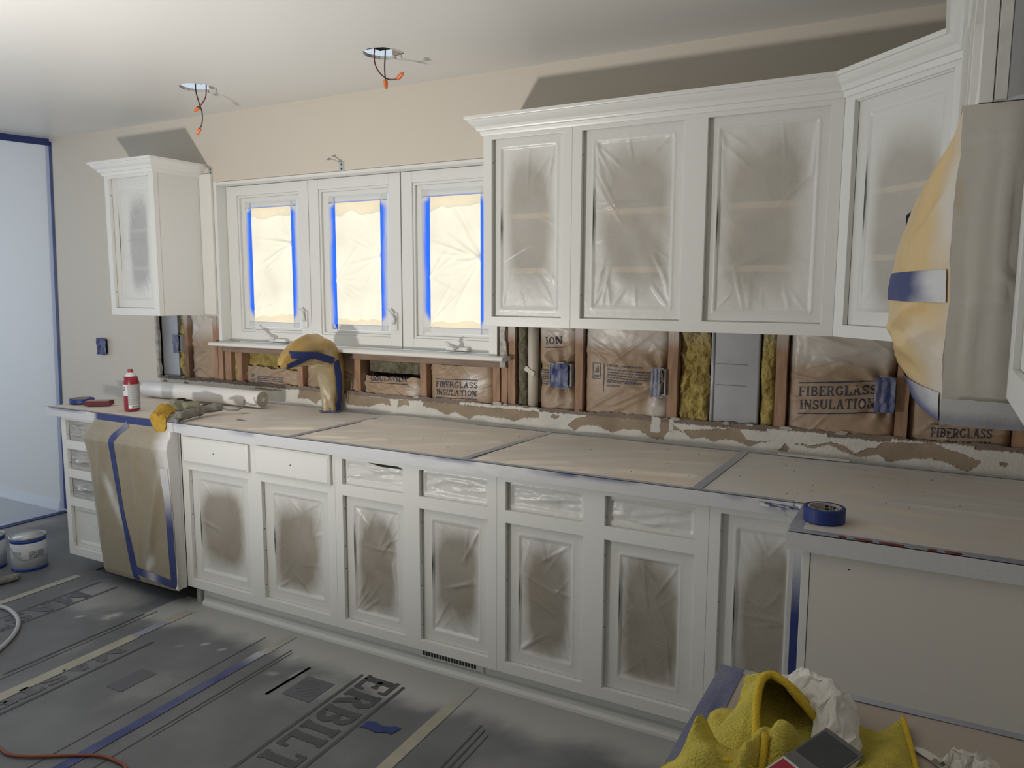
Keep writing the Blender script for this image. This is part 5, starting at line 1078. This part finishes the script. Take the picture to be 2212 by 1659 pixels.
tag(obj('sprayer_hose', MB().tube(smooth_path([(1.05, -1.32, .012), (1.15, -1.18, .012), (1.26, -1.145, .012), (1.38, -1.16, .012), (1.50, -1.205, .012), (1.60, -1.275, .012), (1.68, -1.36, .012), (1.73, -1.45, .012), (1.72, -1.6, .012)]), .010, 10), mat('hose_grey', (.42, .43, .45), .45), smooth=True), 'pale grey sprayer hose curling over the floor at the left edge', 'hose')
tag(obj('extension_cord', MB().tube(smooth_path([(2.30, -1.86, .009), (2.44, -1.80, .009), (2.52, -1.803, .009), (2.60, -1.775, .009), (2.72, -1.70, .009), (2.80, -1.66, .009), (2.88, -1.652, .009), (2.94, -1.665, .009), (3.0, -1.75, .009)]), .0055, 9), mat('cord_orange', (.22, .055, .025), .5), smooth=True), 'orange extension cord on the floor at the bottom left', 'cord')
rp = thing('roller_sleeve', 'dusty pale paint roller sleeve lying in front of the paint cans', 'roller', (.93, -.98, .0))
obj('sleeve', MB().tube([(.90, -1.13, .022), (.935, -.90, .022)], .020, 18), mat('dusty_nap', (.34, .33, .30), .9, var=.5, vscale=30, bump=.8, bscale=120), rp); obj('end_ring', MB().tube([(.935, -.898, .022), (.937, -.885, .022)], .013, 14), gm, rp)

# ================================================================ NEAR COUNTER AND WHAT LIES ON IT
nb = thing('near_base_cabinet', 'white base cabinet under the near counter', 'cabinet', (5.18, -2.3, 0)); obj('body', B(4.90, XR-.002, -2.76, -1.84, .0, .8745), white, nb)
nc = thing('near_counter', 'paper-covered near counter with blue tape borders under the yellow towels', 'worktop', (5.17, -2.3, .876)); X0, Y0n = 4.856, -1.832
obj('slab', B(X0, XR-.002, -2.80, Y0n, .8755, CT), mat('worktop_white', (0, 0, 0)), nc, bevel=.002)
U, V = np.meshgrid(np.linspace(X0+.036, XR-.01, 70), np.linspace(-2.79, Y0n-.018, 90), indexing='ij')
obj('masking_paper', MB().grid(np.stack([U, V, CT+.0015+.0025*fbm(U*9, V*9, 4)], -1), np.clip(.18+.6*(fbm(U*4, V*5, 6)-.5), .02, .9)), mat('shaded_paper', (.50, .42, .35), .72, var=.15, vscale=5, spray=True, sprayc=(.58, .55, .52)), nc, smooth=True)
U, V = np.meshgrid(np.linspace(X0+.003, X0+.042, 6), np.linspace(-2.79, Y0n-.003, 60), indexing='ij'); obj('blue_tape', MB().grid(np.stack([U, V, CT+.0045+0*U], -1), np.clip(.12+.35*(fbm(U*60, V*8, 3)-.4), 0, .6)), mat('counter_blue_tape', (.065, .085, .25), .5, var=.2, vscale=15, spray=True), nc)
U, V = np.meshgrid(np.linspace(X0+.043, XR-.01, 60), np.linspace(Y0n-.020, Y0n-.003, 4), indexing='ij'); obj('blue_tape', MB().grid(np.stack([U, V, CT+.0045+0*U], -1), .25+.2*fbm(U*9, V*9, 6)), ctape, nc)
# yellow microfibre towel: low folds, one standing arch
tw = thing('yellow_towel', 'bunched yellow microfibre towel with an arched fold on the near counter', 'towel', (4.97, -2.06, CT+.004))
Zb = CT+.006
U, V = np.meshgrid(np.linspace(0, 1, 120), np.linspace(0, 1, 120), indexing='ij')
cx_, cy_ = 4.985, -2.125
th_ = 2*np.pi*V; lob = 1+.22*np.cos(3*th_+.6)+.12*np.cos(5*th_+1.2)+.08*np.cos(7*th_+2)
rr = U*.118*lob; gx = cx_+rr*np.cos(th_)*1.0; gy = cy_+rr*np.sin(th_)*1.25
gs = lambda x, y, s1, s2, h: h*np.exp(-((gx-x)/s1)**2-((gy-y)/s2)**2)
hz_ = gs(4.897, -2.118, .017, .030, .075)+gs(4.925, -2.155, .040, .035, .034)+gs(4.996, -2.100, .030, .050, .058)+gs(5.010, -2.09, .010, .05, .012)-gs(4.985, -2.10, .006, .05, .010)+gs(4.93, -2.19, .05, .022, .03)+gs(4.968, -2.15, .012, .05, .03)+.007*np.abs(np.sin(gx*60+gy*30+3*fbm(gx*20, gy*20, 4)))
hz_ = hz_*sstep(1.0, .72, U)+.006*sstep(1., .9, U)+.004*(fbm(gx*160, gy*160, 8)-.5)
obj('lower_folds', MB().grid(np.stack([gx, gy, Zb+hz_], -1)), yellowc, tw, smooth=True)
rim = smooth_path([(4.968, -2.135, .925), (4.966, -2.09, .945), (4.957, -2.045, .972), (4.956, -2.015, .995), (4.967, -2.000, 1.003), (4.990, -2.004, .996), (5.010, -2.005, .978), (5.028, -2.0, .955), (5.046, -1.995, .935)], 6)
bas = smooth_path([(4.905, -2.14, .93), (4.905, -2.08, .935), (4.915, -2.01, .935), (4.925, -1.95, .94), (4.945, -1.915, .94), (4.975, -1.90, .935), (5.01, -1.91, .93), (5.035, -1.935, .925), (5.055, -1.96, .92)], 6)
n = len(rim); k_ = np.linspace(0, 1, 26); R0, B0 = np.array(rim), np.array(bas)
Ps = R0[:, None]*(1-k_)[None, :, None]+B0[:, None]*k_[None, :, None]; Ps[..., 2] += (.014*np.sin(np.pi*k_))[None]*np.sin(np.linspace(.2, 3, n))[:, None]-.010*np.abs(np.sin(k_*9))[None]*np.linspace(0, 1, n)[:, None]*.5; Ps += .0035*(fbm(Ps[..., 0]*170, Ps[..., 1]*170+Ps[..., 2]*90, 3)-.5)[..., None]
obj('arched_fold', MB().grid(Ps), yellowc, tw, smooth=True, solid=.006); obj('hem', MB().tube(rim, .0055, 8), yellowe, tw, smooth=True)
U, V = np.meshgrid(np.linspace(0, 1, 30), np.linspace(0, 1, 30), indexing='ij')
obj('inner_fold', MB().grid(np.stack([4.925+.115*U+.02*V*(U-.5), -2.10+.185*V, Zb+.008+.020*V**2+.010*np.sin(U*7)*V+.004*fbm(U*9, V*9, 3)], -1)), yellowc, tw, smooth=True)
hem2 = smooth_path([(4.89, -2.215, Zb+.02), (4.93, -2.185, Zb+.04), (4.965, -2.175, Zb+.045), (4.985, -2.165, Zb+.03), (4.983, -2.12, Zb+.06)], 6); obj('hem', MB().tube(hem2, .005, 8), yellowe, tw, smooth=True)
U, V = np.meshgrid(np.linspace(0, 1, 50), np.linspace(0, 1, 60), indexing='ij')
c00, c10, c01, c11 = np.array([5.075, -1.965]), np.array([5.137, -1.890]), np.array([5.02, -2.24]), np.array([5.185, -2.16])
q = (c00*(1-U)[..., None]+c10*U[..., None])*(1-V)[..., None]+(c01*(1-U)[..., None]+c11*U[..., None])*V[..., None]
zf = CT+.008+.016*np.sin(np.pi*U)*np.sin(np.pi*V*.9)+.008*np.sin(U*8+V*5)*.6+.012*sstep(.35, 0, U)+.003*(fbm(q[..., 0]*160, q[..., 1]*160, 5)-.5)
ty_ = thing('yellow_towel', 'flat corner of a yellow towel right of the grey sanding sheet', 'towel', (5.11, -2.05, CT+.004))
Pq = np.concatenate([q, zf[..., None]], -1); obj('cloth', MB().grid(Pq, flip=True), yellowc, ty_, smooth=True, solid=.004); obj('hem', MB().tube([Vector(p)+Vector((.001, 0, .001)) for p in Pq[-1, ::3]], .0042, 8), yellowe, ty_, smooth=True)
# crumpled tissue
def crumple(label, spine, widths, seed, name='crumpled_paper', amp=.016):
    S_ = smooth_path(spine, 8); n = len(S_); w_ = np.interp(np.linspace(0, 1, n), np.linspace(0, 1, len(widths)), widths); V_ = np.linspace(-1, 1, 26); P = np.zeros((n, 26, 3))
    for i in range(n):
        t_ = (S_[min(i+1, n-1)]-S_[max(i-1, 0)]).normalized(); sd_ = t_.cross(Vector((0, 0, 1))).normalized()
        for j in range(26):
            v = V_[j]; P[i, j] = S_[i]+sd_*(v*w_[i])+Vector((0, 0, -.9*abs(v)**1.6*w_[i]))
    a, b = np.meshgrid(np.arange(n)/n*6, V_*2, indexing='ij'); d = np.abs(fbm(a*1.6, b*1.6, seed, 2)-.5)*2
    P[..., 2] += amp*(d-.3)+.004*fbm(a*5, b*5, seed+3); P[..., 0] += amp*.8*(fbm(a*1.5, b*1.7, seed+1, 2)-.5)*2; P[..., 1] += amp*.8*(fbm(a*1.5, b*1.7, seed+2, 2)-.5)*2; P[..., 2] = np.maximum(P[..., 2], CT+.005)
    return tag(obj(name, MB().grid(P), tissue, solid=.0008), label, 'paper')
crumple('crumpled white tissue between the two yellow towels', [(4.975, -1.905, .955), (5.01, -1.915, .975), (5.04, -1.945, .985), (5.058, -1.985, .985), (5.062, -2.03, .965), (5.060, -2.06, .94)], [.010, .028, .034, .032, .030, .018], 21)
crumple('crumpled white paper ball at the bottom edge of the near counter', [(5.19, -1.985, .925), (5.215, -1.975, .945), (5.24, -1.985, .945), (5.26, -2.01, .925)], [.018, .03, .03, .018], 25); crumple('small white paper wad at the bottom right corner', [(5.285, -1.975, .925), (5.30, -1.97, .938), (5.32, -1.98, .925)], [.014, .02, .014], 27)
m = MB(); m.prism([(5.145, -1.950, CT+.006), (5.165, -1.948, CT+.006), (5.178, -1.957, CT+.006), (5.20, -1.975, CT+.006), (5.19, -1.99, CT+.006), (5.172, -1.972, CT+.006)], (0, 0, .0012)); tag(obj('paper_scrap', m, tissue), 'flat torn white scrap beside the paper ball', 'scrap')
# grey sanding sheet with a red corner label
cdn = thing('sanding_sheet', 'grey sanding sheet with a red and white corner label on the towel', 'sandpaper', (5.04, -2.1, .96))
A_, B_ = Vector((5.052, -2.079, .985)), Vector((5.099, -2.106, .977)); e2 = Vector((-.038, -.065, -.012)).normalized()*.15; nn = (B_-A_).cross(e2).normalized(); nn = nn if nn.z > 0 else -nn
m = MB(); m.prism([A_, B_, B_+e2, A_+e2], nn*.003); obj('sheet', m, mat('sanding_grey', (.16, .16, .165), .6, var=.25, vscale=14), cdn)
def cq(u0, u1, v0, v1, mt, nm, lift=.0036): obj(nm, MB().poly([A_+(B_-A_)*u+e2*v+nn*lift for u, v in ((u0, v0), (u1, v0), (u1, v1), (u0, v1))]), mt, cdn)
cq(.05, .95, .05, .42, mat('sanding_dark', (.055, .06, .07), .55, var=.3, vscale=30), 'dark_print'); cq(.0, .45, .55, .95, mat('label_white', (.65, .64, .62), .5), 'label_border'); cq(.05, .40, .58, .92, mat('label_red', (.40, .02, .05), .5), 'red_label', .0042)
